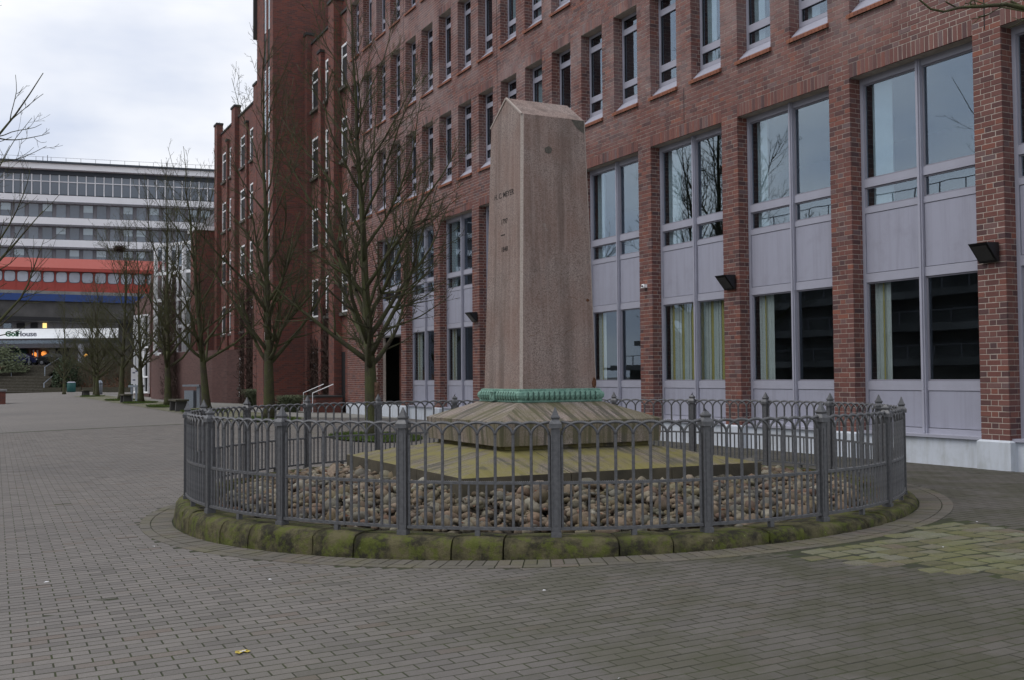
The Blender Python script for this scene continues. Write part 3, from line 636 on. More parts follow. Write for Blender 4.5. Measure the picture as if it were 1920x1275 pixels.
gr.build('entrance_grille', M_gasket, NB); MB().box(gx - .12, gx - .02, YF + .75, YF + .86, 0, 2.9).build('door_post', M_alu, NB); MB().box(gx, x0 + OW, YF + 1.2, YF + 1.28, 0, 2.9).build('entrance_door', M_gasket, NB)
# small windows
def make_small():
    W, Hh = .968, 28 * C; zi = .34; fr = MB(); e = .06
    for a, b in ((-.008, e), (W - e, W + .008)): frame_bar(fr, a, b, zi, Hh + .01)
    zz = [(zi, zi + .085), (.67, .82), (1.94, 2.08), (Hh - .075, Hh + .008)]
    for a, b in zz: frame_bar(fr, e, W - e, a, b, YF + REV + .004, YF + REV + .07)
    ps_ = []
    for (a0, a1), (b0, b1) in zip(zz[:-1], zz[1:]): ps_.append(MB().box(e + .012, W - e - .012, YF + REV + .04, YF + REV + .046, a1 + .012, b0 - .012).mesh('pane', M_glass))
    gk = MB()
    for (a0, a1), (b0, b1) in zip(zz[:-1], zz[1:]):
        for q in ((e, e + .014, a1, b0), (W - e - .014, W - e, a1, b0), (e + .014, W - e - .014, a1, a1 + .014), (e + .014, W - e - .014, b0 - .014, b0)): gk.box(q[0] + .001, q[1] - .001, YF + REV + .025, YF + REV + .055, q[2] + .001, q[3] - .001)
    sm = MB()           # metal sill sloping from the frame to the brick sill
    sm.add([(0, YF + .05, .135), (W, YF + .05, .135), (W, YF + REV + .01, zi), (0, YF + REV + .01, zi), (0, YF + .05, .05), (W, YF + .05, .05), (W, YF + REV + .01, .05), (0, YF + REV + .01, .05)], [(0, 1, 2, 3), (4, 5, 1, 0), (0, 3, 7, 4), (2, 1, 5, 6)])
    sb = MB(); n = 11; w = (W + .06) / n
    for j in range(n):
        a = -.03 + j * w + .004; b = a + w - .008; t_ = random.random()
        sb.add([(a, YF - .055, .0), (b, YF - .055, .0), (b, YF + .06, .045), (a, YF + .06, .045), (a, YF - .062, .062), (b, YF - .062, .062), (b, YF + .06, .13), (a, YF + .06, .13)], [(4, 5, 6, 7), (0, 1, 5, 4), (0, 4, 7, 3), (1, 2, 6, 5), (0, 3, 2, 1)], t_ * .9 + .05)
    return fr.mesh('small_window', M_alu), ps_, sm.mesh('metal_sill', M_alu), sb.mesh('brick_sill', M_sillb), gk.mesh('glazing_bead', M_gasket), curtain(MB(), .12, .42, YF + .38, .2, 2.3, .05, .02).mesh('curtain', M_curt)
SW = make_small()
for r in range(3):
    for j, o_ in enumerate(op_small):
        if o_[0] <= NB_R or o_[1] >= NB_L - .2: continue
        fr = obj('small_window', SW[0], NB, (-o_[1], 0, rows[r][0]))
        for m_ in SW[1]: obj('pane', m_, fr)
        obj('metal_sill', SW[2], fr); obj('brick_sill', SW[3], fr); obj('glazing_bead', SW[4], fr)
        if (j * 7 + r * 3) % 5 in (0, 2, 3): obj('curtain', SW[5], fr, (random.choice((0, 0, .42)), 0, 0))
for s_, z0, z1 in ((10.31, LINT + .02, ZTOP), (17.70, LINT + .26, rows[0][0]), (26.56, LINT + .26, ZTOP), (33.92, LINT + .26, ZTOP)):
    MB().box(-s_ - .009, -s_ + .009, YF - .0022, YF + .02, z0, z1).build('expansion_joint', M_gasket, NB)
# floodlights and sensors on the pilasters
def flood(s_, z, which):
    e = empty('floodlight', mw=BM @ Matrix.Translation((-s_, YF, z)), label='black wedge floodlight on the brick pilaster ' + which, cat='floodlight', group='floodlights on the office pilasters')
    b = MB(); b.add([(-.16, -.30, .13), (.16, -.30, .13), (.16, -.05, -.15), (-.16, -.05, -.15), (-.16, -.03, .14), (.16, -.03, .14), (.16, -.03, -.13), (-.16, -.03, -.13)], [(0, 3, 2, 1), (0, 1, 5, 4), (1, 2, 6, 5), (2, 3, 7, 6), (3, 0, 4, 7), (4, 5, 6, 7)])
    b.build('housing', M_black, e); MB().box(-.06, .06, -.035, -.001, -.08, .08).build('wall_bracket', M_black, e)
    g_ = MB(); g_.add([(-.13, -.272, .09), (.13, -.272, .09), (.13, -.088, -.115), (-.13, -.088, -.115)], [(0, 1, 2, 3)]); g_.v = [(x, y - .004, z_ - .004) for x, y, z_ in g_.v]; g_.build('lens', M_lampglass, e)
flood(10.29, 3.19, 'at the right edge of the photo'); flood(16.22, 3.25, 'just right of the monument shaft, nearest it'); flood(28.09, 3.21, 'left of the monument shaft')
for s_, n_ in ((19.19, 'right of the shaft'), (34.03, 'by the entrance grille')):
    e = empty('motion_sensor', mw=BM @ Matrix.Translation((-s_, YF, 3.42)), label='small white motion sensor on the pilaster ' + n_, cat='sensor', group='motion sensors'); MB().frustum(-.06, .06, -.10, 0, -.04, -.05, .05, -.08, 0, .04).build('sensor_body', M_whitef, e); MB().box(-.03, .03, -.104, -.0995, -.025, .012).build('sensor_eye', M_gasket, e)
# ------------------------------------------------------------------ kerb, stone bed
kerb = empty('stone_kerb', (CX, CY, 0), label='low ring kerb of mossy rounded stones under the iron fence', cat='kerb')
prof = [(4.072, None), (4.070, .02), (4.064, .09), (4.050, .125), (4.022, .146), (3.975, .156), (3.86, .158), (3.70, .150), (3.68, -.05)]
ang = 0.; cuts = []
while ang < 2 * math.pi - .12:
    w = random.uniform(.18, .235) if len(cuts) % 2 else random.uniform(.08, .12); w = min(w, 2 * math.pi - ang); cuts.append((ang, ang + w)); ang += w
for a0, a1 in cuts:
    m_ = MB(); n = max(3, int((a1 - a0) / .035)); P_ = len(prof); jr = random.uniform(-.008, .008); jz = random.uniform(-.008, .006)
    for i in range(n + 1):
        t_ = i / n; edge = min(t_, 1 - t_) * (a1 - a0); a = a0 + .0016 + (a1 - a0 - .0032) * t_; sq = .010 * math.exp(-edge / .008)
        for r_, z_ in prof:
            X = r_ * math.cos(a); Y = r_ * math.sin(a); g_ = gz(*to_sn(CX + X, CY + Y)[::-1])
            zz = g_ - .03 if z_ is None else g_ * (1 - z_ / .158) + z_ + jz * (z_ > .05) - sq * (z_ > .05)
            rr = r_ + (jr + random.gauss(0, .004) + .006 * math.sin(a * 53 + z_ * 90 if z_ else a * 53) - sq) * (1 if r_ > 3.9 else 0); m_.v.append((rr * math.cos(a), rr * math.sin(a), zz))
    for i in range(n):
        for j in range(P_ - 1): m_.f.append((i * P_ + j, (i + 1) * P_ + j, (i + 1) * P_ + j + 1, i * P_ + j + 1)); m_.t.append(0)
    m_.f += [tuple(range(P_ - 1, -1, -1)), tuple(n * P_ + j for j in range(P_))]; m_.t += [0, 0]
    o = m_.build('kerb_stone', M_kerb, kerb, smooth_=False)
    for p_ in o.data.polygons: p_.use_smooth = len(p_.vertices) == 4
TH = R(26.566); MC = Vector((.318, 12.069, 0))
MM = Matrix.Translation(MC) @ Matrix.Rotation(TH, 4, 'Z')       # local x: along the ridge away to the right, y: away to the left
bedm = MB(); bedm.add([(3.75 * math.cos(2 * math.pi * k / 48), 3.75 * math.sin(2 * math.pi * k / 48), .05) for k in range(48)] + [(2.2 * math.cos(2 * math.pi * k / 48), 2.2 * math.sin(2 * math.pi * k / 48), .245) for k in range(48)], [(k, (k + 1) % 48, 48 + (k + 1) % 48, 48 + k) for k in range(48)] + [tuple(48 + k for k in range(48))])
bed = bedm.build('stone_bed', M_soil, kind='structure'); bed.location = (CX, CY, 0)
def ico(sub):
    import bmesh
    b = bmesh.new(); bmesh.ops.create_icosphere(b, subdivisions=sub, radius=1); V = np.array([v.co[:] for v in b.verts]); F = [tuple(v.index for v in f.verts) for f in b.faces]; b.free(); return V, F
I2, F2 = ico(2); I1, F1 = ico(1)
def stone_verts(V, r_):
    a = np.array([r_.uniform(.85, 1.35), r_.uniform(.65, 1.0), r_.uniform(.5, .85)]); W = V.copy()
    for _ in range(r_.randint(4, 7)):          # broken flats
        k = np.array([r_.gauss(0, 1) for _ in range(3)]); k /= np.linalg.norm(k); h = r_.uniform(.52, .86); W -= np.outer(np.clip(W @ k - h, 0, 1) * .9, k)
    W *= (1 + .06 * np.sin(V[:, 0] * 3.1 + r_.uniform(0, 6)) * np.cos(V[:, 1] * 2.7 + r_.uniform(0, 6)))[:, None]
    return W * a
sr = random.Random(11); smeshes = []
for i in range(14):
    m_ = MB(); m_.add(stone_verts(I2, sr), F2); smeshes.append(m_.mesh('stone', M_st1, True))
stones = []
for layer in range(2):
    step = .094
    for gx_ in np.arange(-3.8, 3.8, step):
        for gy_ in np.arange(-3.8, 3.8, step):
            x = gx_ + sr.uniform(-.05, .05); y = gy_ + sr.uniform(-.05, .05) + layer * .07; rr = math.hypot(x, y)
            if rr > 3.66 or (layer and (sr.random() < .45 or rr > 3.55)): continue
            lx_, ly_ = (MM.inverted() @ Vector((CX + x, CY + y, 0))).xy
            if max(abs(lx_), abs(ly_)) < 1.72: continue
            z = .07 + .20 * min(1, (3.75 - rr) / 1.5) + layer * .045 + sr.uniform(-.01, .02) - (.05 if rr > 3.5 else 0)
            stones.append((x, y, z, min(.12, max(.03, sr.lognormvariate(-3.05, .32))) * (1.15 if layer else 1)))
stones = np.array(stones); wx = stones[:, :3] + np.array([CX, CY, 0]); qx, qy, qd = project(wx)
order = np.argsort(np.linalg.norm(wx - np.array([0, 0, EYE]), axis=1) / stones[:, 3] * (1 + .3 * (stones[:, 2] < .13)))
for i in order[:300]:
    x, y, z, r_ = stones[i]; o = obj('stone', smeshes[sr.randrange(14)], bed, (x, y, z)); o.scale = (r_,) * 3; o.rotation_euler = (sr.gauss(0, .35), sr.gauss(0, .35), sr.uniform(0, 6.3))
mb = MB(); Vs, Fs, Ts = [], [], []; base = 0
sv_ = [stone_verts(I1, sr) for _ in range(10)]; FA = np.array(F1)
for i in order[300:]:
    x, y, z, r_ = stones[i]; w = sr.uniform(0, 6.3); c_, s_ = math.cos(w), math.sin(w); v = sv_[sr.randrange(10)] * r_
    Vs.append(np.c_[v[:, 0] * c_ - v[:, 1] * s_ + x, v[:, 0] * s_ + v[:, 1] * c_ + y, v[:, 2] + z]); Fs.append(FA + base); Ts.append(np.full(len(FA), sr.random())); base += len(v)
m_ = bpy.data.meshes.new('stone_field'); m_.from_pydata(np.concatenate(Vs).tolist(), [], np.concatenate(Fs).tolist()); m_.materials.append(M_stN)
m_.attributes.new('tint', 'FLOAT', 'FACE').data.foreach_set('value', np.concatenate(Ts).astype(np.float32)); m_.polygons.foreach_set('use_smooth', [True] * len(m_.polygons)); m_.update()
obj('stone_field', m_, bed, kind='stuff')
# fallen leaves in the bed and along the kerb
lm = MB(); lm.add([(-.03, 0, 0), (0, -.018, .006), (.035, 0, .002), (0, .018, .008)], [(0, 1, 2), (0, 2, 3)]); lmesh = lm.mesh('dead_leaf', M_dead)
lb = MB()
for _ in range(420):
    a = sr.uniform(0, 6.283); r_ = sr.choice((3.68, 3.7, sr.uniform(2.2, 3.6))); x, y = r_ * math.cos(a), r_ * math.sin(a); w = sr.uniform(0, 6.3); k = sr.uniform(.5, 1.1); z = .165 if r_ > 3.62 else .13 + .20 * min(1, (3.75 - r_) / 1.5) + .03
    lb.add([(CX + x + (p_[0] * math.cos(w) - p_[1] * math.sin(w)) * k, CY + y + (p_[0] * math.sin(w) + p_[1] * math.cos(w)) * k, z + p_[2] * 2 * k) for p_ in lm.v], [(0, 1, 2), (0, 2, 3)])
lb.build('leaf_litter', M_dead, label='scattered dead red brown leaves among the stones inside the fence', cat='leaves', kind='stuff')
# ------------------------------------------------------------------ monument
mon = empty('memorial_stone', mw=MM, label='tall tapering pink granite memorial pillar with gabled top on a stepped base', cat='monument')
A0, A1 = .4967, .4198; ASP = .976; Z0, Z1, ZR = 1.25, 4.362, 4.637
def lerp(a, b, t): return a + (b - a) * t
ch = .028; sh = MB()
def ringv(a, z, c): b = a * ASP; return [(-a + c, -b, z), (a - c, -b, z), (a, -b + c, z), (a, b - c, z), (a - c, b, z), (-a + c, b, z), (-a, b - c, z), (-a, -b + c, z)]
v0, v1 = ringv(A0, Z0, ch), ringv(A1, Z1, ch); rg = [(-A1 + .015, 0, ZR), (A1 - .015, 0, ZR)]
sh.add(v0 + v1 + rg, [(i, (i + 1) % 8, 8 + (i + 1) % 8, 8 + i) for i in range(0, 8, 2)])
sh.add([], []); NB0 = 0
sh.f += [(8, 9, 17, 16), (12, 13, 16, 17), (9, 10, 17), (11, 12, 17), (10, 11, 17), (13, 14, 16), (15, 8, 16), (14, 15, 16)]; sh.t += [0] * 8
sho = sh.build('shaft', M_gran, mon)
che = MB(); che.add(v0 + v1, [(i, (i + 1) % 8, 8 + (i + 1) % 8, 8 + i) for i in range(1, 8, 2)]); che.build('chamfered_edge', M_granc, sho)
# light dressed margin along the gable and eaves
tr = MB()
def strip(p, q, w=.014, off=.0015):
    p, q = Vector(p), Vector(q); tr.tube([p, q], w, 4)
strip((-A1 + .004, -A1 * ASP + .01, Z1), (-A1 + .012, 0, ZR - .004)); strip((-A1 + .004, A1 * ASP - .01, Z1), (-A1 + .012, 0, ZR - .004)); tr.build('gable_margin', M_granc, sho)
def face_pt(side, u, z, off=0):          # side 'l': face at -x (u along +y); 'r': face at -y (u along +x)
    a = lerp(A0, A1, (z - Z0) / (Z1 - Z0))
    return Vector((-a - off, u, z)) if side == 'l' else Vector((u, -a * ASP - off, z))
def blob(name, side, u, z, ru, rz_, material, seed, thick=.004):
    r_ = random.Random(seed); m_ = MB(); n = 16; rim = []
    for k in range(n):
        w = 2 * math.pi * k / n; f = r_.uniform(.85, 1.1); rim.append((u + ru * f * math.cos(w), z + rz_ * f * math.sin(w)))
    m_.add([face_pt(side, a, b, thick) for a, b in rim] + [face_pt(side, a, b, -.004) for a, b in rim], [tuple(range(n))] + [(k, n + k, n + (k + 1) % n, (k + 1) % n) for k in range(n)])
    return m_.build(name, material, sho)
def ray_to_face(side, px, py):
    d = at(px, py, 1) - Vector((0, 0, EYE)); inv = MM.inverted(); o3 = inv @ Vector((0, 0, EYE)); d3 = inv.to_3x3() @ d
    lo, hi = 5., 20.
    for _ in range(50):
        m2 = (lo + hi) / 2; q = o3 + d3 * m2; a = lerp(A0, A1, (q.z - Z0) / (Z1 - Z0)); inside = (q.x > -a) if side == 'l' else (q.y > -a * ASP)
        lo, hi = (lo, m2) if inside else (m2, hi)
    return q
q = ray_to_face('r', 1028, 281); blob('repair_patch', 'r', q.x, q.z, .05, .042, M_patch, 3)
q = ray_to_face('r', 1102, 563); blob('repair_patch', 'r', q.x, q.z, .02, .018, M_rust, 4); q = ray_to_face('r', 1115, 718); blob('rust_spot', 'r', q.x - .008, q.z, .028, .06, M_rust, 5)
cp = MB(); cz = 4.358; aa = A1 - ch - .002
cp.add([face_pt('r', aa - .17, cz, .003), face_pt('r', aa - .11, cz - .08, .003), face_pt('r', aa - .05, cz - .125, .003), face_pt('r', aa, cz - .15, .003), face_pt('r', aa, cz, .003)], [(0, 1, 2, 3, 4)])
cp.add([Vector(v) - Vector((0, -.006, 0)) for v in cp.v[:5]], [(4, 3, 2, 1, 0)]); cp.build('corner_repair', M_patch, sho)
for pts_ in (((1052, 632), (1058, 628), (1062, 622), (1071, 618), (1077, 611), (1088, 606)), ((988, 633), (995, 629), (1000, 630), (1012, 620)), ((1062, 554), (1066, 557), (1075, 557), (1083, 562))):
    ck = MB(); qs = [ray_to_face('r', a, b) for a, b in pts_]; w = .0025
    vs = [face_pt('r', q.x, q.z + w * sg_ * (1 if 0 < i < len(qs) - 1 else .2), .0015) for sg_ in (-1, 1) for i, q in enumerate(qs)]; n = len(qs)
    ck.add(vs, [(i, i + 1, n + i + 1, n + i) for i in range(n - 1)]); ck.build('crack', M_rust, sho)
# inscription on the gable side
tilt = math.atan((A0 - A1) / (Z1 - Z0))
for s_, px, py, size in (('H. C. MEYER', 945, 365, .088), ('1797', 945.5, 415, .082), ('1848', 946, 467, .082)):
    q = ray_to_face('l', px, py); o = obj('inscription', text_mesh('inscription', s_, size, M_letter, .0012, .0012), sho)
    yax = Vector((math.sin(tilt), 0, math.cos(tilt))); xax = Vector((0, -1, 0)); zax = xax.cross(yax)
    Mx = Matrix((xax, yax, zax)).transposed().to_4x4(); Mx.translation = Vector((q.x, q.y, q.z - size * .35)) + zax * .0012; o.matrix_local = Mx
    o.scale = (1.06, 1, 1)
q = ray_to_face('l', 943, 441); MB().box(-.0015, .004, -.055, .055, -.007, .007).build('inscription_dash', M_letter, sho).location = (q.x, q.y, q.z)
# verdigris band
bd = MB(); pf = [(.5232, 1.113), (.535, 1.125), (.530, 1.145), (.548, 1.17), (.553, 1.195), (.545, 1.225), (.522, 1.243), (.520, 1.262), (.50, 1.268)]
for r_, z_ in pf: bd.v += [(-r_, -r_ * ASP, z_), (r_, -r_ * ASP, z_), (r_, r_ * ASP, z_), (-r_, r_ * ASP, z_)]
for i in range(len(pf) - 1):
    for j in range(4): bd.f.append((i * 4 + j, i * 4 + (j + 1) % 4, i * 4 + 4 + (j + 1) % 4, i * 4 + 4 + j)); bd.t.append(0)
bo = bd.build('bronze_band', M_bronze, mon)
lf = MB(); lf.add([(0, -.006, -.045), (-.02, -.010, -.02), (-.026, -.012, .01), (-.014, -.008, .036), (0, -.010, .046), (.014, -.008, .036), (.026, -.012, .01), (.02, -.010, -.02), (0, -.022, .004)], [(0, 8, 1), (1, 8, 2), (2, 8, 3), (3, 8, 4), (4, 8, 5), (5, 8, 6), (6, 8, 7), (7, 8, 0)]); lfm = lf.mesh('leaf_ornament', M_bronze)
gm = MB().box(-.004, .004, -.002, .004, -.05, .05).mesh('ornament_gap', M_bronzed)
for side in range(4):
    half = .50 if side % 2 == 0 else .49
    for j in range(15):
        u = -half + .036 + j * (2 * half - .072) / 14
        for mm, du, off in ((lfm, 0, .548), (gm, .034, .5515)):
            if mm is gm and j == 14: continue
            o = obj(mm.name.split('.')[0], mm, bo); off_ = off * (ASP if side % 2 == 0 else 1)
            p_ = [(u + du, -off_), (off_, u + du), (-u - du, off_), (-off_, -u - du)][side]; o.location = (p_[0], p_[1], 1.188); o.rotation_euler = (0, 0, side * math.pi / 2)
pq = MB(); pq.box(-.572, -.548, -.055, .055, 1.135, 1.238); pqo = pq.build('plaque', M_bronze, bo); pqo.location = (0, .10, 0)
zz_ = MB(); zz_.box(-.575, -.5715, -.034, .034, 1.222, 1.229); zz_.box(-.575, -.5715, -.034, .034, 1.147, 1.154)
zz_.add([(-.575, .034, 1.154), (-.575, .022, 1.154), (-.575, -.034, 1.222), (-.575, -.022, 1.222)], [(0, 3, 2, 1)]); zz_.build('plaque_mark', M_bronzed, bo).location = (0, .10, 0)
# plinth slab and base
sl = MB(); s1, s2 = 1.0137, .993
sl.frustum(-s2, s2, -s2, s2, .679, -s1, s1, -s1, s1, .930); sl.frustum(-s1, s1, -s1, s1, .930, -.54, .54, -.53, .53, 1.116); sl.build('plinth_slab', M_slab, mon)
MB().box(-.90, .90, -.90, .90, .55, .69).build('shadow_joint_block', M_base, mon)
bw, bi, ct = 1.7726, .93, .60
def base_z(r_): return lerp(.456, .635, min(1, max(0, (bw - r_) / (bw - bi))))
gp = .004; M_sidedark = mat('dark_side_granite', (.05, .045, .034), .95, noise=(3.2, 0, (.105, .09, .062)), bump=(30, .5, .01))  # darker mottled granite for the vertical sides of the base stones
for i in range(3):
    for j in range(3):
        if i == 1 and j == 1: continue
        ex = [(-bw, -ct - gp), (-ct + gp, ct - gp), (ct + gp, bw)]; x0, x1 = ex[i]; y0, y1 = ex[j]; m_ = MB(); n = 8
        gx_ = [lerp(x0, x1, k / n) for k in range(n + 1)]; gy_ = [lerp(y0, y1, k / n) for k in range(n + 1)]
        for b in gy_:
            for a in gx_: m_.v.append((a, b, base_z(max(abs(a), abs(b)))))
        for b in range(n):
            for a in range(n): m_.f.append((b * (n + 1) + a, b * (n + 1) + a + 1, (b + 1) * (n + 1) + a + 1, (b + 1) * (n + 1) + a)); m_.t.append(0)
        bnd = [b * (n + 1) for b in range(n, 0, -1)] + list(range(n)) + [b * (n + 1) + n for b in range(n)] + [n * (n + 1) + a for a in range(n, 0, -1)]
        b0 = len(m_.v); m_.v += [(m_.v[k][0], m_.v[k][1], -.05) for k in bnd]; L_ = len(bnd)
        for k in range(L_): m_.f.append((b0 + k, b0 + (k + 1) % L_, bnd[(k + 1) % L_], bnd[k])); m_.t.append(0)
        o = m_.build('base_stone', M_base, mon); o.data.materials.append(M_sidedark); ft_ = n * n
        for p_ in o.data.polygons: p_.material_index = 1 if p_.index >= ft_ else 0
# ------------------------------------------------------------------ iron fence
FR = 3.934; fence = empty('iron_fence', (CX, CY, 0), label='round grey cast iron fence of interlaced arches circling the memorial', cat='fence')
PH = 2 * math.pi / 20
pb = MB(); w = .032
pb.box(-.041, .041, -.041, .041, .10, .19); pb.box(-w, w, -w, w, .19, 1.0)
for sx_ in (-1, 1):
    for sy_ in (-1, 1): pb.box(sx_ * w - .004, sx_ * w + .004, sy_ * w - .004, sy_ * w + .004, .2, .985)
pb.box(-.016, .016, -w - .004, -w + .002, .24, .95)
post_m = pb.mesh('post', M_iron)
cpm = MB(); cpm.box(-.049, .049, -.049, .049, 1.0, 1.035); cpm.frustum(-.049, .049, -.049, .049, 1.0352, -.028, .028, -.028, .028, 1.068); cpm.frustum(-.028, .028, -.028, .028, 1.068, -.036, .036, -.036, .036, 1.084); cpm.frustum(-.036, .036, -.036, .036, 1.0842, -.032, .032, -.032, .032, 1.097); cap_m = cpm.mesh('post_cap', M_iron)
fn = MB(); fn.frustum(-.027, .027, -.027, .027, 1.0972, -.003, .003, -.003, .003, 1.166); fin_m = fn.mesh('finial', M_iron)
fn2 = MB(); fn2.frustum(-.027, .027, -.027, .027, 1.0972, -.012, .02, -.010, .004, 1.118); fn2.add([(-.004, -.008, 1.117), (.018, 0, 1.117), (-.016, .004, 1.158)], [(0, 1, 2), (2, 1, 0)]); fin_b = fn2.mesh('finial', M_iron)
d_half = (.036 + .013) / FR; NBAY = 8; bay = (PH - 2 * d_half) / NBAY
def arcp(th_, z, r_=FR): return (r_ * math.sin(th_), -r_ * math.cos(th_), z)
def fbar(z0, z1, w_, chm=.3):            # bar at angle 0, eight-sided
    m_ = MB(); r_ = w_ / 2
    ring_ = [(r_, r_ * chm), (r_ * chm, r_), (-r_ * chm, r_), (-r_, r_ * chm), (-r_, -r_ * chm), (-r_ * chm, -r_), (r_ * chm, -r_), (r_, -r_ * chm)]
    m_.add([(x, -FR + y, z0) for x, y in ring_] + [(x, -FR + y, z1) for x, y in ring_], [(k, (k + 1) % 8, 8 + (k + 1) % 8, 8 + k) for k in range(8)] + [tuple(range(8, 16))]); return m_
tall_m = fbar(.225, .945, .023, .45).mesh('tall_bar', M_iron); short_m = fbar(.225, .565, .0175, .45).mesh('short_bar', M_iron)
def arch(h0, h1):
    m_ = MB(); n = 12; pts = []
    for k in range(n + 1):
        w_ = math.pi * (h0 + (h1 - h0) * k / n); pts.append(arcp(-bay * math.cos(w_), .938 + .107 * math.sin(w_)))
    m_.tube(pts, .0105, 6)
    for k in range(1, 16):                # row of small beads along the crown
        f = .22 + .56 * k / 16
        if not (h0 <= f <= h1): continue
        w_ = math.pi * f; x, y, z = arcp(-bay * math.cos(w_), .938 + .107 * math.sin(w_)); z += .010; r_ = .0062
        m_.add([(x - r_, y - r_, z - .004), (x + r_, y - r_, z - .004), (x + r_, y + r_, z - .004), (x - r_, y + r_, z - .004), (x, y, z + .008)], [(0, 1, 4), (1, 2, 4), (2, 3, 4), (3, 0, 4)])
    return m_.mesh('arch', M_iron, True)
arch_m, archL, archR = arch(0, 1), arch(.5, 1), arch(0, .5)
def rail(z, hw, hh, beads):
    m_ = MB(); n = 10; t0 = d_half - .003
    for k in range(n + 1):
        a = t0 + (PH - 2 * t0) * k / n
        for r_, z_ in ((FR + hw, z - hh), (FR + hw, z + hh), (FR - hw, z + hh), (FR - hw, z - hh)): m_.v.append(arcp(a, z_, r_))
    for k in range(n):
        for j in range(4): m_.f.append((k * 4 + j, k * 4 + (j + 1) % 4, k * 4 + 4 + (j + 1) % 4, k * 4 + 4 + j)); m_.t.append(0)
    if beads:
        for k in range(72):
            a = t0 + (PH - 2 * t0) * (k + .5) / 72; x, y, zz = arcp(a, z + hh); r_ = .0058
            m_.add([(x - r_, y - r_, zz - .001), (x + r_, y - r_, zz - .001), (x + r_, y + r_, zz - .001), (x - r_, y + r_, zz - .001), (x, y, zz + .009)], [(0, 1, 4), (1, 2, 4), (2, 3, 4), (3, 0, 4)])
    return m_
mid_m = rail(.570, .011, .010, True).mesh('middle_rail', M_iron); bot_m = rail(.215, .022, .011, False).mesh('bottom_rail', M_iron)
ft = MB(); ft.box(-.02, .02, -FR - .02, -FR + .02, .14, .206); foot_m = ft.mesh('rail_foot', M_iron)
broken = {1, 3, 8, 11, 17}
for k in range(20):
    a = k * PH
    po = obj('post', post_m, fence, arcp(a, 0), a); cpo = obj('post_cap', cap_m, po); obj('finial', fin_b if k in broken else fin_m, po)
    pn_ = empty('fence_panel', (0, 0, 0), a, parent=fence)
    obj('middle_rail', mid_m, pn_); obj('bottom_rail', bot_m, pn_); obj('rail_foot', foot_m, pn_, rz=PH / 2)
    for i in range(NBAY + 1):
        t_ = d_half + bay * i; obj('tall_bar', tall_m, pn_, rz=t_); obj('arch', arch_m if 0 < i < NBAY else (archL if i == 0 else archR), pn_, rz=t_)
        if i < NBAY: obj('short_bar', short_m, pn_, rz=t_ + bay / 2)
# ------------------------------------------------------------------ old red brick building, s 40.2 .. 66.9
OB = empty('red_brick_hall', mw=BM, label='older dark red brick building with stair tower and white windows left of the offices', cat='building')
YO = 13.72; ZO = 16.85; TS0, TS1, YT = 46.75, 49.75, 12.0
ow = MB(); ow.box(-67, -40.205, YO, YO + 12, -.3, ZO); owo = ow.build('wall', M_old, OB)
MB().box(-67.05, -49.8, YO - .06, YO + .4, ZO, ZO + .10).build('coping', M_slate, OB); MB().box(-46.7, -40.21, YO - .06, YO + .4, ZO, ZO + .10).build('coping', M_slate, OB)
def pier(s0_, s1_, d, zt, name='pier'):
    m_ = MB(); m_.box(-s1_, -s0_, YO - d, YO + .1, -.3, zt); o = m_.build(name, M_old, OB); MB().box(-s1_ - .05, -s0_ + .05, YO - d - .05, YO + .12, zt, zt + .12).build('pier_cap', M_slate, o)
pier(42.0, 42.75, .34, 17.5); pier(44.4, 44.8, .18, 15.95); pier(46.35, 46.74, .24, 17.3)
for a, b, d, z_ in ((53.2, 53.6, .13, 16.0), (55.9, 56.7, .25, 17.5), (58.8, 59.2, .13, 16.0), (61.3, 62.2, .25, 17.5), (63.9, 64.25, .13, 16.0), (66.2, 67.0, .28, 17.5)): pier(a, b, d, z_)
# stair tower
tw = MB(); tw.box(-TS1, -TS0, YT + .12, YO + 3, -.3, 24); two = tw.build('tower_wall', M_old, OB)
for a, b in ((46.75, 47.3), (47.72, 47.98), (48.42, 49.75)): MB().box(-b, -a, YT, YT + .119, -.3, 24).build('tower_pier', M_old, OB)
MB().box(-TS1 - .1, -TS0 + .1, YT - .1, YO + 3.1, 24, 24.3).build('tower_roof', M_slate, OB)
MB().box(-46.74, -40.6, YO + 2.95, YO + 3.1, 16.9, 19.2).build('roof_storey', M_old, OB); MB().box(-46.7, -40.4, YO + 2.6, YO + 8, 19.2, 19.5).build('roof_eaves', M_slate, OB)
for a, b in ((47.3, 47.72), (47.98, 48.42)):
    z = 3.2
    while z < 23:
        w_ = MB(); w_.box(-b, -a, YT + .045, YT + .118, z, z + 3.05); wo_ = w_.build('window', M_whitef, OB); MB().box(-b + .1, -a - .1, YT + .036, YT + .044, z + .08, z + 2.97).build('pane', M_glassd, wo_); MB().box(-b + .1, -a - .1, YT + .024, YT + .035, z + 1.5, z + 1.56).build('glazing_bar', M_whitef, wo_)
        MB().box(-b, -a, YT + .03, YT + .118, z + 3.06, z + 4.8).build('spandrel', M_slate, OB); z += 4.85
MB().box(-49.95, -49.76, YT - .15, YT + .8, 17.9, 22).build('tower_panel', M_slate, OB)
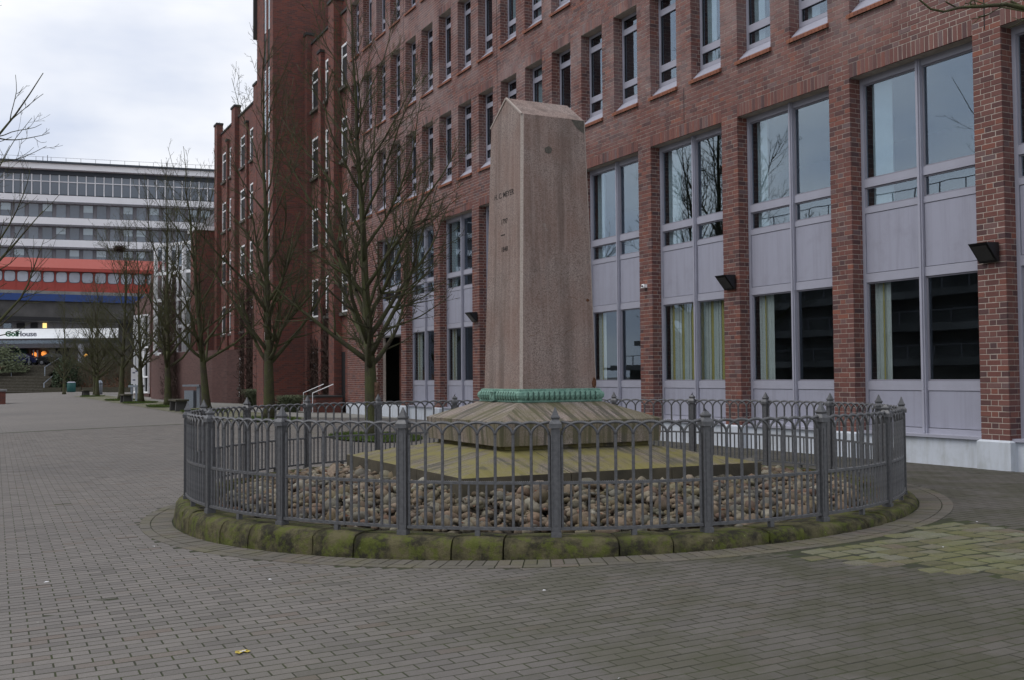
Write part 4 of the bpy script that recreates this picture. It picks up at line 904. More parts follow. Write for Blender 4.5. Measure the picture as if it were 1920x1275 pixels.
def ow_win(sc_, w, z0, z1, y=YO):
    """white casement set in a dark reveal on the old wall"""
    m_ = MB(); x0, x1 = -sc_ - w / 2, -sc_ + w / 2; t_ = .09; yy = y - .03
    m_.box(x0, x0 + t_, yy, yy + .09, z0, z1); m_.box(x1 - t_, x1, yy, yy + .09, z0, z1); m_.box(x0 + t_, x1 - t_, yy, yy + .09, z0, z0 + t_); m_.box(x0 + t_, x1 - t_, yy, yy + .09, z1 - t_, z1); zt = z0 + (z1 - z0) * .68; m_.box(x0 + t_, x1 - t_, yy, yy + .09, zt, zt + .08)
    o = m_.build('window', M_whitef, OB)
    for a, b in ((z0 + t_, zt), (zt + .08, z1 - t_)): MB().box(x0 + t_, x1 - t_, yy + .05, yy + .056, a, b).build('pane', M_glassd, o)
    MB().box(x0 + .01, x1 - .01, y - .006, y - .0015, z0 + .01, z1 - .01).build('window_recess', M_gasket, o); MB().box(x0 - .08, x1 + .08, y - .14, y + .02, z0 - .14, z0 - .004).build('window_sill', M_stonec, o)
OR_ = [(4.15, 5.89), (7.34, 9.12), (10.57, 12.38), (13.7, 15.5)]
for z0, z1 in OR_:
    for s_ in (45.62, 43.55, 41.3, 51.6, 54.6, 57.75, 60.1, 63.0, 65.1): ow_win(s_, 1.15, z0, z1)
for s_ in (45.65, 60.6):
    for k in range(3): ow_win(s_ - .45 + k * .5, .5, .9, 2.6)
    MB().box(-s_ - .62, -s_ + .78, YO - .05, YO - .001, .35, .75).build('window_apron', M_whitef, OB)
MB().box(-42.35, -41.55, YO - .012, YO + .02, 0, 2.5).build('door_arch', M_gasket, OB)
# entrance steps wall with handrails
es = empty('entrance_wall', mw=BM, label='low red brick entrance wall with dark coping beside the offices', cat='wall')
for a, b in ((41.0, 41.9), (42.3, 43.3)):
    w_ = MB().box(-b, -a, 12.3, YO - .3, -.2, .62).build('brick_wall', M_old, es); MB().box(-b - .05, -a + .05, 12.25, YO - .25, .62, .68).build('coping', M_slate, w_)
for i, s_ in enumerate((40.8, 42.1)):
    hr = MB(); hr.tube([(-s_, 12.1, 0), (-s_, 12.1, .80), (-s_ + .2, 12.9, 1.15)], .022, 6); hr.build('handrail', M_whitef, es)
lb_ = empty('wall_sign', mw=BM @ Matrix.Translation((-47.0, YT - .02, 2.0)), label='tall white sign box on the stair tower corner', cat='sign'); MB().box(-.22, .22, -.15, .019, 0, 1.15).build('sign_box', M_whitef, lb_); MB().box(-.03, .03, -.156, -.151, .5, .56).build('sign_mark', M_ink, lb_)
mb_ = empty('letter_box', mw=BM @ Matrix.Translation((-51.3, 12.6, .4)), label='white letter box on a post beside the grass tuft', cat='letter box'); MB().box(-.22, .22, -.15, .15, .1, 1.0).build('box_body', M_whitef, mb_); MB().box(-.16, .16, -.156, -.151, .75, .85).build('slot', M_gasket, mb_); MB().box(-.04, .04, -.04, .04, -.6, .098).build('post', M_steel, mb_)
# ------------------------------------------------------------------ curved glazed pavilion beyond (s 67 .. 100)
PVN = empty('glazed_pavilion', mw=BM, label='brick pavilion with curved wall and white framed stair glazing behind the far trees', cat='building')
MB().box(-69.0, -67.05, 12.35, 25, -.3, 10.85).build('wall', M_old, PVN); MB().box(-69.2, -66.9, 12.2, 25, 10.85, 11.1).build('roof_edge', M_whitef, PVN)
MB().box(-76, -69.1, 14.5, 24, 9, 12.8).build('roof_glazing', M_offg, PVN)
M_purple = mat('purple_brown_brick', (.165, .10, .09), .85, extra=lambda nt, b, tcn: oldbrick(nt, b, tcn, (.15, .085, .078, 1), (.10, .06, .058, 1)))
cv = MB(); cpts = [(-60.9, 13.71), (-61.5, 13.1), (-62.5, 12.45), (-64, 12.0), (-66, 11.6), (-68, 11.25), (-70, 11.05), (-73, 10.95), (-76, 10.95)]; n = len(cpts)
cv.add([(x, y, -.3) for x, y in cpts] + [(x, y, 3.1) for x, y in cpts], [(k + 1, k, n + k, n + 1 + k) for k in range(n - 1)]); cv.add([(x, y, 3.1) for x, y in cpts] + [(-76, 14, 3.1), (-61.5, 14, 3.1)], [tuple(range(n + 2))]); cv.build('curved_wall', M_purple, PVN)
gl = MB(); gb = MB(); gcols = [(-69.1, 13.0), (-70.4, 12.3), (-71.7, 11.6), (-73.0, 10.9)]
for (xa, ya), (xb, yb) in zip(gcols[:-1], gcols[1:]):
    gl.add([(xa, ya, 3.1), (xb, yb, 3.1), (xb, yb, 10.4), (xa, ya, 10.4)], [(0, 1, 2, 3)])
    for z in (3.1, 4.9, 6.7, 8.5, 10.4): gb.tube([(xa, ya - .06, z), (xb, yb - .06, z)], .14, 4)
for x, y in gcols: gb.box(x - .22, x + .22, y - .22, y - .01, 3.1, 10.5)
for x, y in [((a[0] + b[0]) / 2, (a[1] + b[1]) / 2) for a, b in zip(gcols[:-1], gcols[1:])]: gb.box(x - .1, x + .1, y - .14, y - .02, 3.1, 10.4)
gb.build('glazing_frame', M_whitef, PVN); gl.build('stair_glazing', M_glass, PVN); MB().box(-76.4, -72.5, 13.2, 22, 3.1, 10.3).build('stair_core', M_in, PVN)
MB().box(-84, -76.5, 12.05, 24, -.3, 9.5).build('wall', M_old, PVN)
for k in range(5): MB().box(-83.6 + k * 1.4, -83.1 + k * 1.4, 11.92, 12.049, .8, 8.8).build('wall_rib', M_purple, PVN)
gs = MB(); ga, gb_ = Vector((-84.05, 12.0, 0)), Vector((-86.3, 11.25, 0))
def gq(t, z, off=0.): q = ga.lerp(gb_, t); return (q.x + off * .3, q.y - off, z)
for t in (0, .3, .55, .8, 1): gs.tube([gq(t, .3, .08), gq(t, 6.4, .08)], .10, 4)
for z in (.4, 1.6, 3.9, 6.4): gs.tube([gq(0, z, .1), gq(1, z, .1)], .09, 4)
gs.build('strip_frame', M_whitef, PVN); MB().add([gq(0, .4), gq(1, .4), gq(1, 6.4), gq(0, 6.4)], [(0, 1, 2, 3)]).build('strip_glazing', M_gasket, PVN); MB().add([gq(.32, .5, .05), gq(.54, .5, .05), gq(.54, 6.3, .05), gq(.32, 6.3, .05)], [(0, 1, 2, 3)]).build('white_panel', M_whitef, PVN); MB().box(-95, -86.4, 12.3, 22, -.3, 8.2).build('wall', M_purple, PVN)
for k in range(3):
    g_ = MB(); g_.lathe([(.02, 0), (.16, .08), (.22, .24), (.16, .40), (.02, .48)], 10); g_.lathe([(.04, -.9), (.04, 0)], 6); o = g_.build('globe_lamp', M_whitef, PVN, True); o.location = (-70.5 + k * .75, 11.4, 3.95)
# ------------------------------------------------------------------ trees
def tree_meshes(seed, H=10.5, spread=2.4, r0=.19, clear=2.1, nl=24, dens=1.):
    r_ = random.Random(seed); tk, cr = MB(), MB(); bend = Vector((r_.gauss(0, .12), r_.gauss(0, .12), 0))
    lead = []; 
    for i in range(13):
        t_ = i / 12; lead.append(Vector((bend.x * t_ * 3 + r_.gauss(0, .05) * t_, bend.y * t_ * 3 + r_.gauss(0, .05) * t_, H * t_)))
    rad = [max(.008, r0 * (1 - .35 * min(1, z.z / clear)) if z.z < clear else r0 * .56 * max(0, 1 - (z.z - clear) / (H - clear)) ** 1.15 + .006) for z in lead]
    def lp(z): 
        f = z / H * 12; i = min(11, int(f)); return lead[i].lerp(lead[i + 1], f - i), lerp(rad[i], rad[i + 1], f - i)
    nt = 8; tk_pts = [lp(clear * 1.25 * i / nt) for i in range(nt + 1)]; rr = [q[1] for q in tk_pts]; rr[0] *= 1.35; rr[1] *= 1.08
    tk.tube([q[0] for q in tk_pts], rr, 10); zz = [clear * 1.2 + (H - clear * 1.2) * i / 16 for i in range(17)]; cr.tube([lp(z)[0] for z in zz], [lp(z)[1] for z in zz], 6)
    def branch(p, d, L_, rad0, lev):
        n = (9, 6, 4, 3)[lev]; pts = [p]; d = d.normalized(); q = p
        for i in range(n):
            d = (d + Vector((r_.gauss(0, .09), r_.gauss(0, .09), r_.gauss(0, .06) + (.055, .07, .08, .08)[lev]))).normalized(); q = q + d * (L_ / n); pts.append(q)
        end = (.007, .0045, .0036, .003)[lev]; rads = [lerp(rad0, end, (i / n) ** .8) for i in range(n + 1)]
        cr.tube(pts, rads, (6, 5, 3, 3)[lev], cap=lev < 2)
        if lev == 3: return
        cnt = (int((L_ * 3.0 + 2) * dens), int((L_ * 4.0 + 1) * dens), r_.choice((1, 2, 2, 3)) if dens > .8 else r_.choice((1, 2)))[lev]
        for j in range(cnt):
            f = r_.uniform((.16, .2, .25)[lev], .97) * n; i = min(n - 1, int(f)); b = pts[i].lerp(pts[i + 1], f - i); dd = (pts[i + 1] - pts[i]).normalized()
            ax = dd.orthogonal().normalized(); ax.rotate(Matrix.Rotation(r_.uniform(0, 6.283), 3, dd)); ang_ = r_.uniform(.45, .95)
            nd = dd * math.cos(ang_) + ax * math.sin(ang_); l2 = L_ * (1 - .55 * f / n) * r_.uniform((.28, .3, .35)[lev], (.50, .55, .6)[lev])
            branch(b, nd, l2, max(.005, rads[i] * r_.uniform(.42, .62)), lev + 1)
    for k in range(nl):
        f = (k / nl) ** 1.7; z = clear * .86 + (H * .80 - clear) * f; p, rr_ = lp(z); az_ = k * 2.4 + r_.uniform(-.5, .5); inc = R(lerp(54, 26, f) + r_.uniform(-16, 8))
        d = Vector((math.cos(az_) * math.sin(inc), math.sin(az_) * math.sin(inc), math.cos(inc))); L_ = min((spread / math.sin(inc)) * r_.uniform(.85, 1.15) * (1 - .45 * f), (H - z) * 1.02)
        branch(p, d, L_, min(.075, rr_ * .62) * lerp(1, .8, f), 0)
    for k in range(10): p, rr_ = lp(H * r_.uniform(.5, .97)); az_ = r_.uniform(0, 6.28); branch(p, Vector((math.cos(az_), math.sin(az_), 1.5)), r_.uniform(.7, 1.6), .014, 1)
    return tk.mesh('trunk', M_bark, True), cr.mesh('crown', M_bark, True)
TV = [tree_meshes(21, 11.0, 3.1, .20, 1.9, 25, 1.1), tree_meshes(5, 12.2, 2.8, .20, 2.1, 22, 1.), tree_meshes(8, 11.0, 2.9, .18, 2.2, 18, .85), tree_meshes(14, 11.6, 3.1, .19, 2.2, 18, .85), tree_meshes(33, 11.5, 3.3, .18, 2.6, 11, .55)]
def tree(s_, n_, v, rz, label, sc_=1., zoff=0, grp='bare trees along the promenade'):
    X, Y = xy(s_, n_); e = empty('bare_tree', (X, Y, gz(n_, s_) - .03 + zoff), rz, label=label, cat='tree', group=grp); e.scale = (sc_,) * 3
    obj('trunk', TV[v][0], e); obj('crown', TV[v][1], e); return e
t1 = tree(23.6, 8.5, 0, 2.2, 'bare tree nearest the fence, wide crown with a scarred trunk, left of the shaft')
scm = MB()
for k in range(9):
    z = .15 + k * .15; 
    for w in range(6): scm.v.append((.208 * (1 - .14 * z) * math.cos(-.55 + w * .18), .208 * (1 - .14 * z) * math.sin(-.55 + w * .18), z))
for k in range(8):
    for w in range(5): scm.f.append((k * 6 + w, k * 6 + w + 1, k * 6 + w + 7, k * 6 + w + 6)); scm.t.append(0)
so = scm.build('bark_scar', M_scar, t1, True); so.rotation_euler = (0, 0, -math.pi / 2 + .55 - 2.2 + .25)
tree(33.5, 8.5, 1, .6, 'bare tree with the mossy trunk standing before the stair tower')
tree(43.7, 8.5, 2, 1.9, 'bare tree in front of the curved brick wall, third from the fence'); tree(53.4, 8.5, 3, 4.1, 'bare tree beside the bench near the pavilion, fourth from the fence'); tree(62.8, 8.5, 2, 3.3, 'bare tree right of the notice board', .95); tree(72.0, 8.5, 3, 5.2, 'bare tree with a round nest in its crown, left of the notice board', 1.05)
tree(90, 8.8, 0, 1.1, 'bare tree by the foot of the planted bank', .9); tree(99, 9.5, 3, 2.7, 'bare tree behind the green litter bin', .85); tree(112, 11, 2, .4, 'farthest bare tree on the planted bank', .8); tree(108, 7.6, 1, 4.4, 'slim bare tree right of the far stairs', .8)
nest = MB(); rr_ = random.Random(3)
for k in range(260):
    c_ = Vector((rr_.gauss(0, .16), rr_.gauss(0, .16), rr_.gauss(0, .09))); d = Vector((rr_.gauss(0, 1), rr_.gauss(0, 1), rr_.gauss(0, .3))).normalized() * .2; nest.tube([c_ - d, c_ + d], .012, 3, False)
np_ = xy(72.0, 8.5); nest.build('bird_nest', M_vine, label='round dark birds nest high in a bare tree', cat='nest').location = (np_[0] - .1, np_[1] - .1, 10.0)
tree(20.5, -1.3, 4, .9, 'bare tree at the left edge whose limbs reach in at the upper left', 1.0); tree(36.0, -.55, 4, 4.0, 'bare tree left of the frame with branches across the red bridge', 1.0); tree(52.0, -.6, 4, 2.0, 'bare tree at the left edge, farther along the promenade', 1.0); tr_ = tree(3.6, 8.7, 3, 3.35, 'bare tree by the offices whose twig hangs in at the upper right', 1.0)
bpy.context.view_layer.update(); ti = tr_.matrix_world.inverted(); lm_ = MB()
lim = [tr_.matrix_world @ Vector((0, 0, 2.5)), at(2200, 80, 7.0)] + [at(a, b, 6.6) for a, b in ((1990, 34), (1925, 16), (1885, 8), (1840, 12), (1800, 14), (1770, 22), (1745, 17), (1728, 3), (1712, -12))]
lm_.tube([ti @ q for q in lim], [.06, .035, .022, .017, .014, .012, .010, .008, .007, .006, .005], 6)
lm_.tube([ti @ at(a, b, 6.6) for a, b in ((1822, 13), (1819, 4), (1830, -8))], .005, 4); lm_.tube([ti @ at(a, b, 6.6) for a, b in ((1795, 15), (1776, 5), (1773, 2))], .005, 4); lm_.tube([ti @ at(a, b, 6.6) for a, b in ((1895, 2), (1915, 12), (1945, 22))], .008, 4); lm_.build('limb', M_bark, tr_, True)
# ------------------------------------------------------------------ grass patches, shrubs, vines
def grass(s_, n_, a, b, num, label, seed):
    r_ = random.Random(seed); m_ = MB(); X, Y = xy(s_, n_)
    m_.add([(a * math.cos(k * .2618), b * math.sin(k * .2618), .012) for k in range(24)], [tuple(range(24))])
    for _ in range(num):
        w = r_.uniform(0, 6.283); q = math.sqrt(r_.random()); x, y = a * q * math.cos(w), b * q * math.sin(w); h = r_.uniform(.04, .11); d = r_.uniform(0, 3.14); ww = r_.uniform(.008, .016)
        m_.add([(x - ww * math.cos(d), y - ww * math.sin(d), .01), (x + ww * math.cos(d), y + ww * math.sin(d), .01), (x + r_.gauss(0, .03), y + r_.gauss(0, .03), h)], [(0, 1, 2)])
    o = m_.build('grass_patch', M_grass, label=label, cat='grass', kind='stuff'); o.location = (X, Y, gz(n_, s_) + .004); o.rotation_euler = (0, 0, -AZ)
for i, (s_, num, w_) in enumerate(((23.4, 5200, 'nearest tree beyond the fence'), (33.5, 3500, 'second tree'), (43.7, 3000, 'third tree'), (53.4, 2500, 'fourth tree'), (62.8, 2000, 'fifth tree'), (72, 2000, 'sixth tree'), (90, 1500, 'tree by the bank'))):
    grass(s_, 8.45, 1.9, .95, num, 'oval patch of grass round the ' + w_, i)
def leafy(name, P, rad, num, size, material, label, cat, seed, group=None, blade=False):
    r_ = random.Random(seed); m_ = MB()
    for _ in range(num):
        w = r_.uniform(0, 6.283); u = r_.uniform(-.3, 1) if not blade else 0; q = r_.uniform(.55, 1.05) * (1 + .15 * math.sin(3 * w + seed))
        if blade:
            l_ = r_.uniform(.6, 1); x, y = .25 * rad[0] * r_.gauss(0, .6), .25 * rad[1] * r_.gauss(0, .6); d = Vector((math.cos(w), math.sin(w), 0)); t_ = Vector((-d.y, d.x, 0)) * size; b = Vector((x, y, 0)); mid = b + d * rad[0] * .55 * l_ + Vector((0, 0, rad[2] * .85 * l_)); e_ = b + d * rad[0] * l_ * 1.05 + Vector((0, 0, rad[2] * .75 * l_))
            m_.add([b - t_, b + t_, mid + t_ * .7, mid - t_ * .7, e_], [(0, 1, 2, 3), (3, 2, 4)]); continue
        c_ = math.sqrt(max(0, 1 - u * u)); p_ = Vector((rad[0] * q * c_ * math.cos(w), rad[1] * q * c_ * math.sin(w), rad[2] * q * max(u, -.1) + rad[2] * .1)); a = Vector((r_.gauss(0, 1), r_.gauss(0, 1), r_.gauss(0, 1))).normalized() * size; b = a.orthogonal().normalized() * size * .55
        m_.add([p_ - a, p_ + b, p_ + a, p_ - b], [(0, 1, 2, 3)])
    e = empty(name, P, label=label, cat=cat, group=group); m_.build('foliage', material, e)
    st = MB()
    for k in range(5): w = k * 1.3; st.tube([(0, 0, -.05), (rad[0] * .4 * math.cos(w), rad[1] * .4 * math.sin(w), rad[2] * .7)], [.03, .01], 5)
    st.build('stem', M_vine, e)
X, Y = xy(51.0, 12.4); leafy('grass_tuft', (X, Y, -.02), (.95, .95, 1.1), 1500, .012, M_tuft, 'rounded blue green ornamental grass tuft by the letter box', 'plant', 3, blade=True)
X, Y = xy(41.2, 11.3); leafy('grass_tuft', (X, Y, -.02), (.8, .8, .9), 1000, .012, M_tuft, 'ornamental grass tuft in front of the entrance wall', 'plant', 4, blade=True)
X, Y = xy(44.6, 12.0); leafy('low_shrub', (X, Y, -.02), (.9, .6, .45), 900, .05, M_leafd, 'low bright green shrub at the foot of the red wall', 'shrub', 5)
def vine(s0_, s1_, y, z1, num, label, seed, plane='y'):
    r_ = random.Random(seed); m_ = MB()
    for _ in range(num):
        s_ = r_.uniform(s0_, s1_); z = z1 * r_.random() ** 1.6; q = Vector((-s_, y - r_.uniform(.01, .10), z)); pts = [q]; d = Vector((r_.gauss(0, .6), 0, r_.uniform(.1, 1)))
        for k in range(4): d = d + Vector((r_.gauss(0, .5), r_.gauss(0, .12), r_.gauss(0, .35))); q = q + d.normalized() * r_.uniform(.08, .26); q.y = min(q.y, y - .01); pts.append(q)
        m_.tube(pts, r_.uniform(.006, .018), 3, False)
    for _ in range(num // 2):
        s_ = r_.uniform(s0_, s1_); z = z1 * r_.random() ** 1.8; p_ = Vector((-s_, y - r_.uniform(.02, .14), z)); a = Vector((r_.gauss(0, 1), r_.gauss(0, .3), r_.gauss(0, 1))).normalized() * .05; b = Vector((a.z, 0, -a.x)); m_.add([p_ - a, p_ - b * .6, p_ + a, p_ + b * .6], [(0, 1, 2, 3)])
    m_.build('climbing_vine', M_vine, mw=BM, label=label, cat='vine', kind='stuff')
vine(50.6, 60.5, YO, 6.2, 9000, 'dark bare climbing vine covering the red wall left of the tower', 1); vine(43.2, 44.4, YO, 4.2, 900, 'bare vine column beside the white door', 2); vine(44.6, 46.7, YO, 2.6, 1100, 'bare brown vine at the foot of the red wall', 3)
vine(67.2, 72.0, 11.2, 7.5, 2600, 'dark creeper over the pavilion wall', 4)
# ------------------------------------------------------------------ promenade furniture
def bench(s_, n_, label):
    X, Y = xy(s_, n_); e = empty('bench', (X, Y, gz(n_)), -AZ, label=label, cat='bench', group='timber benches on stone legs')
    for k in range(3): MB().box(-.95, .95, -.27 + k * .185, -.10 + k * .185, .42, .50).build('seat_plank', M_wood, e)
    for x in (-.7, .7): MB().frustum(x - .09, x + .09, -.25, .25, 0, x - .07, x + .07, -.22, .22, .419).build('leg', M_concd, e)
bench(46.0, 7.75, 'dark timber bench nearest the fence, left of its left end'); bench(64.5, 7.9, 'dark timber bench beside the notice board'); bench(93, 8.2, 'small dark bench far down the promenade')
X, Y = xy(67.8, 8.9); e = empty('notice_board', (X, Y, gz(8.9)), .15, label='white notice board on a grey steel stand', cat='board')
MB().box(-.32, .32, -.03, .03, 1.05, 2.05).build('board', M_paper, e); MB().box(-.45, .45, -.2, .2, .85, .98).build('shelf', M_steel, e)
for x in (-.28, 0, .28): MB().box(x - .06, x + .06, -.06, .06, 0, .849).build('leg', M_steel, e)
for x, z in ((-.15, 1.75), (.16, 1.55), (-.14, 1.3), (.02, 1.85)): MB().box(x - .08, x + .08, -.034, -.031, z - .04, z + .04).build('notice', M_ink, e)
X, Y = xy(49.2, 9.0); e = empty('utility_cabinet', (X, Y, gz(9)), -.4, label='galvanised steel service post with a flat top behind the fence', cat='cabinet')
MB().box(-.42, .10, -.2, .2, 0, .80).build('cabinet', M_steel, e); MB().box(.22, .40, -.12, .12, 0, .98).build('post', M_steel, e); MB().box(-.5, .46, -.24, .24, .985, 1.07).build('top_plate', M_steel, e)
X, Y = xy(122, 9.3); e = empty('litter_bin', (X, Y, gz(9.3)), 0, label='dark green cylindrical litter bin at the far planting', cat='bin'); MB().lathe([(.42, 0), (.45, .1), (.45, 1.0), (.42, 1.02)], 14).build('bin_body', M_greenbin, e, True); MB().lathe([(.44, 1.021), (.46, 1.05), (.3, 1.12)], 14).build('bin_rim', M_signs, e)
X, Y = xy(99, 9.9); e = empty('steel_bollard', (X, Y, gz(9.9)), 0, label='short pale steel bollard beside a far tree', cat='bollard'); MB().lathe([(.22, 0), (.22, 1.05), (.16, 1.2), (.05, 1.25)], 12).build('bollard_body', M_steel, e, True); MB().lathe([(.23, .9), (.23, .97)], 12).build('collar', M_gasket, e)
X, Y = xy(74.5, 1.5); e = empty('brick_pier', (X, Y, -.1), -AZ, label='low brick pier with pale coping at the left edge', cat='pier'); MB().box(-2, .6, -2.2, .25, -.2, .80).build('pier_body', M_old, e); MB().box(-2.1, .68, -2.3, .33, .80, .92).build('coping', M_conc, e)
yl = empty('fallen_leaf', (at(455, 1198, 5.5).x, 5.5, gz(*to_sn(at(455, 1198, 5.5).x, 5.5)[::-1]) + .002), .4, label='yellow leaf lying flat on the pavers in the foreground', cat='leaf'); m_ = MB()
for a in (0, .9, 2.6, 3.5): c_, s_ = math.cos(a) * .028, math.sin(a) * .028; m_.add([(c_ + .024 * math.cos(k * .785), s_ + .024 * math.sin(k * .785), .006 + .004 * (k % 2)) for k in range(8)], [tuple(range(8))])
yl.scale = (.8, .8, .8); m_.build('leaf_blade', M_leafy, yl); MB().tube([(-.02, 0, .008), (.02, .004, .014)], .004, 5).build('leaf_stalk', M_paper, yl)
lit = MB(); r_ = random.Random(9)
for _ in range(26):
    s_, n_ = r_.uniform(3.5, 14), r_.uniform(-4, 8); X, Y = xy(s_, n_)
    if math.hypot(X - CX, Y - CY) < 4.5: continue
    a = r_.uniform(0, 6.3); k = r_.uniform(.004, .012); lit.add([(X + k * 2.2 * math.cos(a), Y + k * 2.2 * math.sin(a), gz(n_, s_) + .004), (X - k * math.sin(a), Y + k * math.cos(a), gz(n_, s_) + .008), (X - k * 2 * math.cos(a), Y - k * 2 * math.sin(a), gz(n_, s_) + .004), (X + k * math.sin(a), Y - k * math.cos(a), gz(n_, s_) + .005)], [(0, 1, 2, 3)])
lit.build('paper_scraps', M_paper, label='tiny pale scraps scattered over the paving', cat='litter', kind='stuff')
# ------------------------------------------------------------------ far end: bank, stairs, street, shop, bridge, office slab
UP = 3.25                                       # street level above the promenade
P_a, P_b = at(-260, 700, 121), at(430, 700, 121)
bank = MB(); bx0, bx1 = -110, -33; by0, by1 = 117.5, 127
SX0, SX1 = -62.0, -53.3                         # stairs between these
for a, b in ((bx0, SX0), (SX1, bx1)): bank.add([(a, by0, -.1), (b, by0, -.1), (b, by1, UP), (a, by1, UP)], [(0, 1, 2, 3)])
bank.build('planted_bank', mat('bank_soil', (.10, .055, .037), 1, noise=(1.4, .4)), kind='structure')
MB().box(-190, 40, 127, 150, UP - .4, UP).build('upper_street', mat('street_asphalt', (.06, .06, .062), .9, noise=(1, .2)), kind='structure')
kb = empty('bank_edging', (0, 0, 0), label='low dark timber edging along the foot of the planted bank', cat='edging')
for k in range(9): MB().box(SX1 + .1 + k * 2.2, SX1 + 2.2 + k * 2.2, by0 - .25, by0 - .05, -.1, .55).build('edging_beam', M_wood, kb)
stp = empty('stairs', (0, 0, 0), label='broad grey timber faced stairs climbing to the street', cat='stairs'); ns_ = 19
for k in range(ns_):
    y0 = by0 + k * .46 + (1.2 if k > 10 else 0); z1_ = UP * (k + 1) / ns_; xr = SX1 if k <= 10 else SX1 - 2.4
    MB().box(SX0, xr, y0, y0 + .50 + (1.2 if k == 10 else 0), z1_ - .22, z1_ - .06).build('step', M_wood, stp); MB().box(SX0, xr, y0 - .06, y0 + .50 + (1.2 if k == 10 else 0), z1_ - .059, z1_).build('tread', M_sleeper, stp)
MB().box(SX0 + .01, SX1 - .01, by0 + .5, by0 + 10, -.2, .0).build('stair_base', M_concd, stp)
for x, ya, yb, za, zb_ in ((SX1 + .15, by0 - .1, by0 + 5, .0, 1.9), (SX1 - 2.3, by0 + 5.5, by0 + 10, 1.9, UP), (SX0 + 2.4, by0 + 5.5, by0 + 10, 1.9, UP)):
    m_ = MB(); m_.tube([(x, ya, za), (x, ya, za + 1.05), (x, yb, zb_ + 1.05), (x, yb, zb_)], .06, 6); m_.build('handrail', M_steel, stp)
leafy('hedge', (-64.5, 120.5, 1.0), (4.6, 2.5, 2.6), 3800, .16, M_hedge, 'clipped green hedge left of the far stairs', 'hedge', 11)
leafy('low_shrub', (-61.5, 123.5, 2.4), (3.5, 2.0, 3.0), 2200, .16, M_tuft, 'pale twiggy shrub above the hedge at the left edge', 'shrub', 12)
leafy('evergreen_shrub', (-51.5, 119.3, .4), (1.7, 1.5, 3.2), 3000, .14, M_leafd, 'dark evergreen shrub right of the far stairs', 'shrub', 13)
leafy('evergreen_shrub', (-42.5, 118.8, .2), (1.5, 1.2, 1.9), 1500, .13, M_leafd, 'small dark evergreen shrub on the bank near the bollard', 'shrub', 14)
bm_ = MB(); r_ = random.Random(21)
for _ in range(9000):
    x = r_.uniform(SX1 + .3, bx1 + 14); y = r_.uniform(by0 - .1, by1); z = lerp(-.1, UP, (y - by0) / (by1 - by0)) + r_.uniform(0, .35); a = Vector((r_.gauss(0, 1), r_.gauss(0, 1), r_.gauss(0, 1))).normalized() * .11; b = a.orthogonal().normalized() * .07
    if x > bx1: z = r_.uniform(0, 3.4); y = by0 + r_.uniform(0, 3)
    bm_.add([Vector((x, y, z)) - a, Vector((x, y, z)) + b, Vector((x, y, z)) + a, Vector((x, y, z)) - b], [(0, 1, 2, 3)])
bm_.build('bank_undergrowth', M_dead, label='rust brown leaf litter and low undergrowth on the far bank', cat='undergrowth', kind='stuff')
tg = MB()
for _ in range(2600):
    x = r_.uniform(SX1 + 1, bx1 + 12); y = r_.uniform(by0, by1); z = lerp(-.1, UP, (y - by0) / (by1 - by0)); h = r_.uniform(1, 4.5); q = Vector((x, y, z)); pts = [q]
    for k in range(4): q = q + Vector((r_.gauss(0, .16) * h, r_.gauss(0, .1) * h, h / 4)); pts.append(q)
    tg.tube(pts, [.022, .02, .016, .012, .008], 3, False)
tg.build('bank_thicket', M_twig, label='thicket of bare grey brown twigs on the far bank', cat='thicket', kind='stuff')
# shop under the bridge
SH = empty('shop_building', (0, 0, UP), label='dark shop front with a long white sign band under the bridge', cat='shop'); sx0, sx1 = -80, -40
def shb(name, x0, x1, y0, y1, z0, z1, m, parent=None): return MB().box(x0, x1, y0, y1, z0 - UP, z1 - UP).build(name, m, parent or SH)
zsh = lambda py: at(60, py, 131).z
shb('wall', sx0, sx1, 131.6, 134, UP, 14, M_offg); shb('upper_wall', sx0, sx1, 131.2, 131.6, zsh(617), zsh(598), M_offg)
for px0, px1, m in ((6, 21, M_glassd), (31, 46, M_gasket), (57, 70, M_gasket), (80, 87, M_lity)): a, b = at(px0, 610, 131.1).x, at(px1, 610, 131.1).x; shb('window', a, b, 131.1, 131.19, zsh(615), zsh(606), m)
sg = shb('sign_band', sx0, sx1, 130.4, 131.1, zsh(636), zsh(617), M_signw); shb('sign_lip', sx0, sx1, 130.2, 130.39, zsh(637.5), zsh(635), M_offg)
shb('clerestory', sx0, sx1, 131.0, 131.5, zsh(645), zsh(638), M_glassd); shb('canopy', sx0, sx1, 129.6, 131.4, zsh(653), zsh(645), M_offg)
for a, b, m, nm in ((26, 50, mat('dark_green_wall', (.012, .035, .03), .8), 'green_wall'), (92, 103, M_offg, 'pillar'), (104, 122, M_gasket, 'shop_window')): x0, x1 = at(a, 660, 131).x, at(b, 660, 131).x; shb(nm, x0, x1, 131.0, 131.55, UP, zsh(654), m)
x0, x1 = at(55, 660, 131).x, at(90, 660, 131).x; dw = shb('display_window', x0, x1, 131.5, 131.59, UP + .4, zsh(655), mat('display_dark', (.08, .03, .015), .8))
for a, b, c_, d_ in ((61, 70, 660, 672), (78, 88, 658, 670)):
    p0, p1 = at(a, d_, 131.4), at(b, c_, 131.4); m_ = MB(); m_.lathe([(.02, 0), ((p1.x - p0.x) * .5, (p1.z - p0.z) * .4), ((p1.x - p0.x) * .42, (p1.z - p0.z) * .8), (.02, p1.z - p0.z)], 10); m_.build('display_glow', M_lit, dw).location = ((p0.x + p1.x) / 2, 131.3, p0.z - UP)
for a in (64, 71): p0 = at(a, 680, 131.2); MB().box(p0.x - .08, p0.x + .08, 131.0, 131.1, .1, 2.0).build('display_post', M_signs, dw)
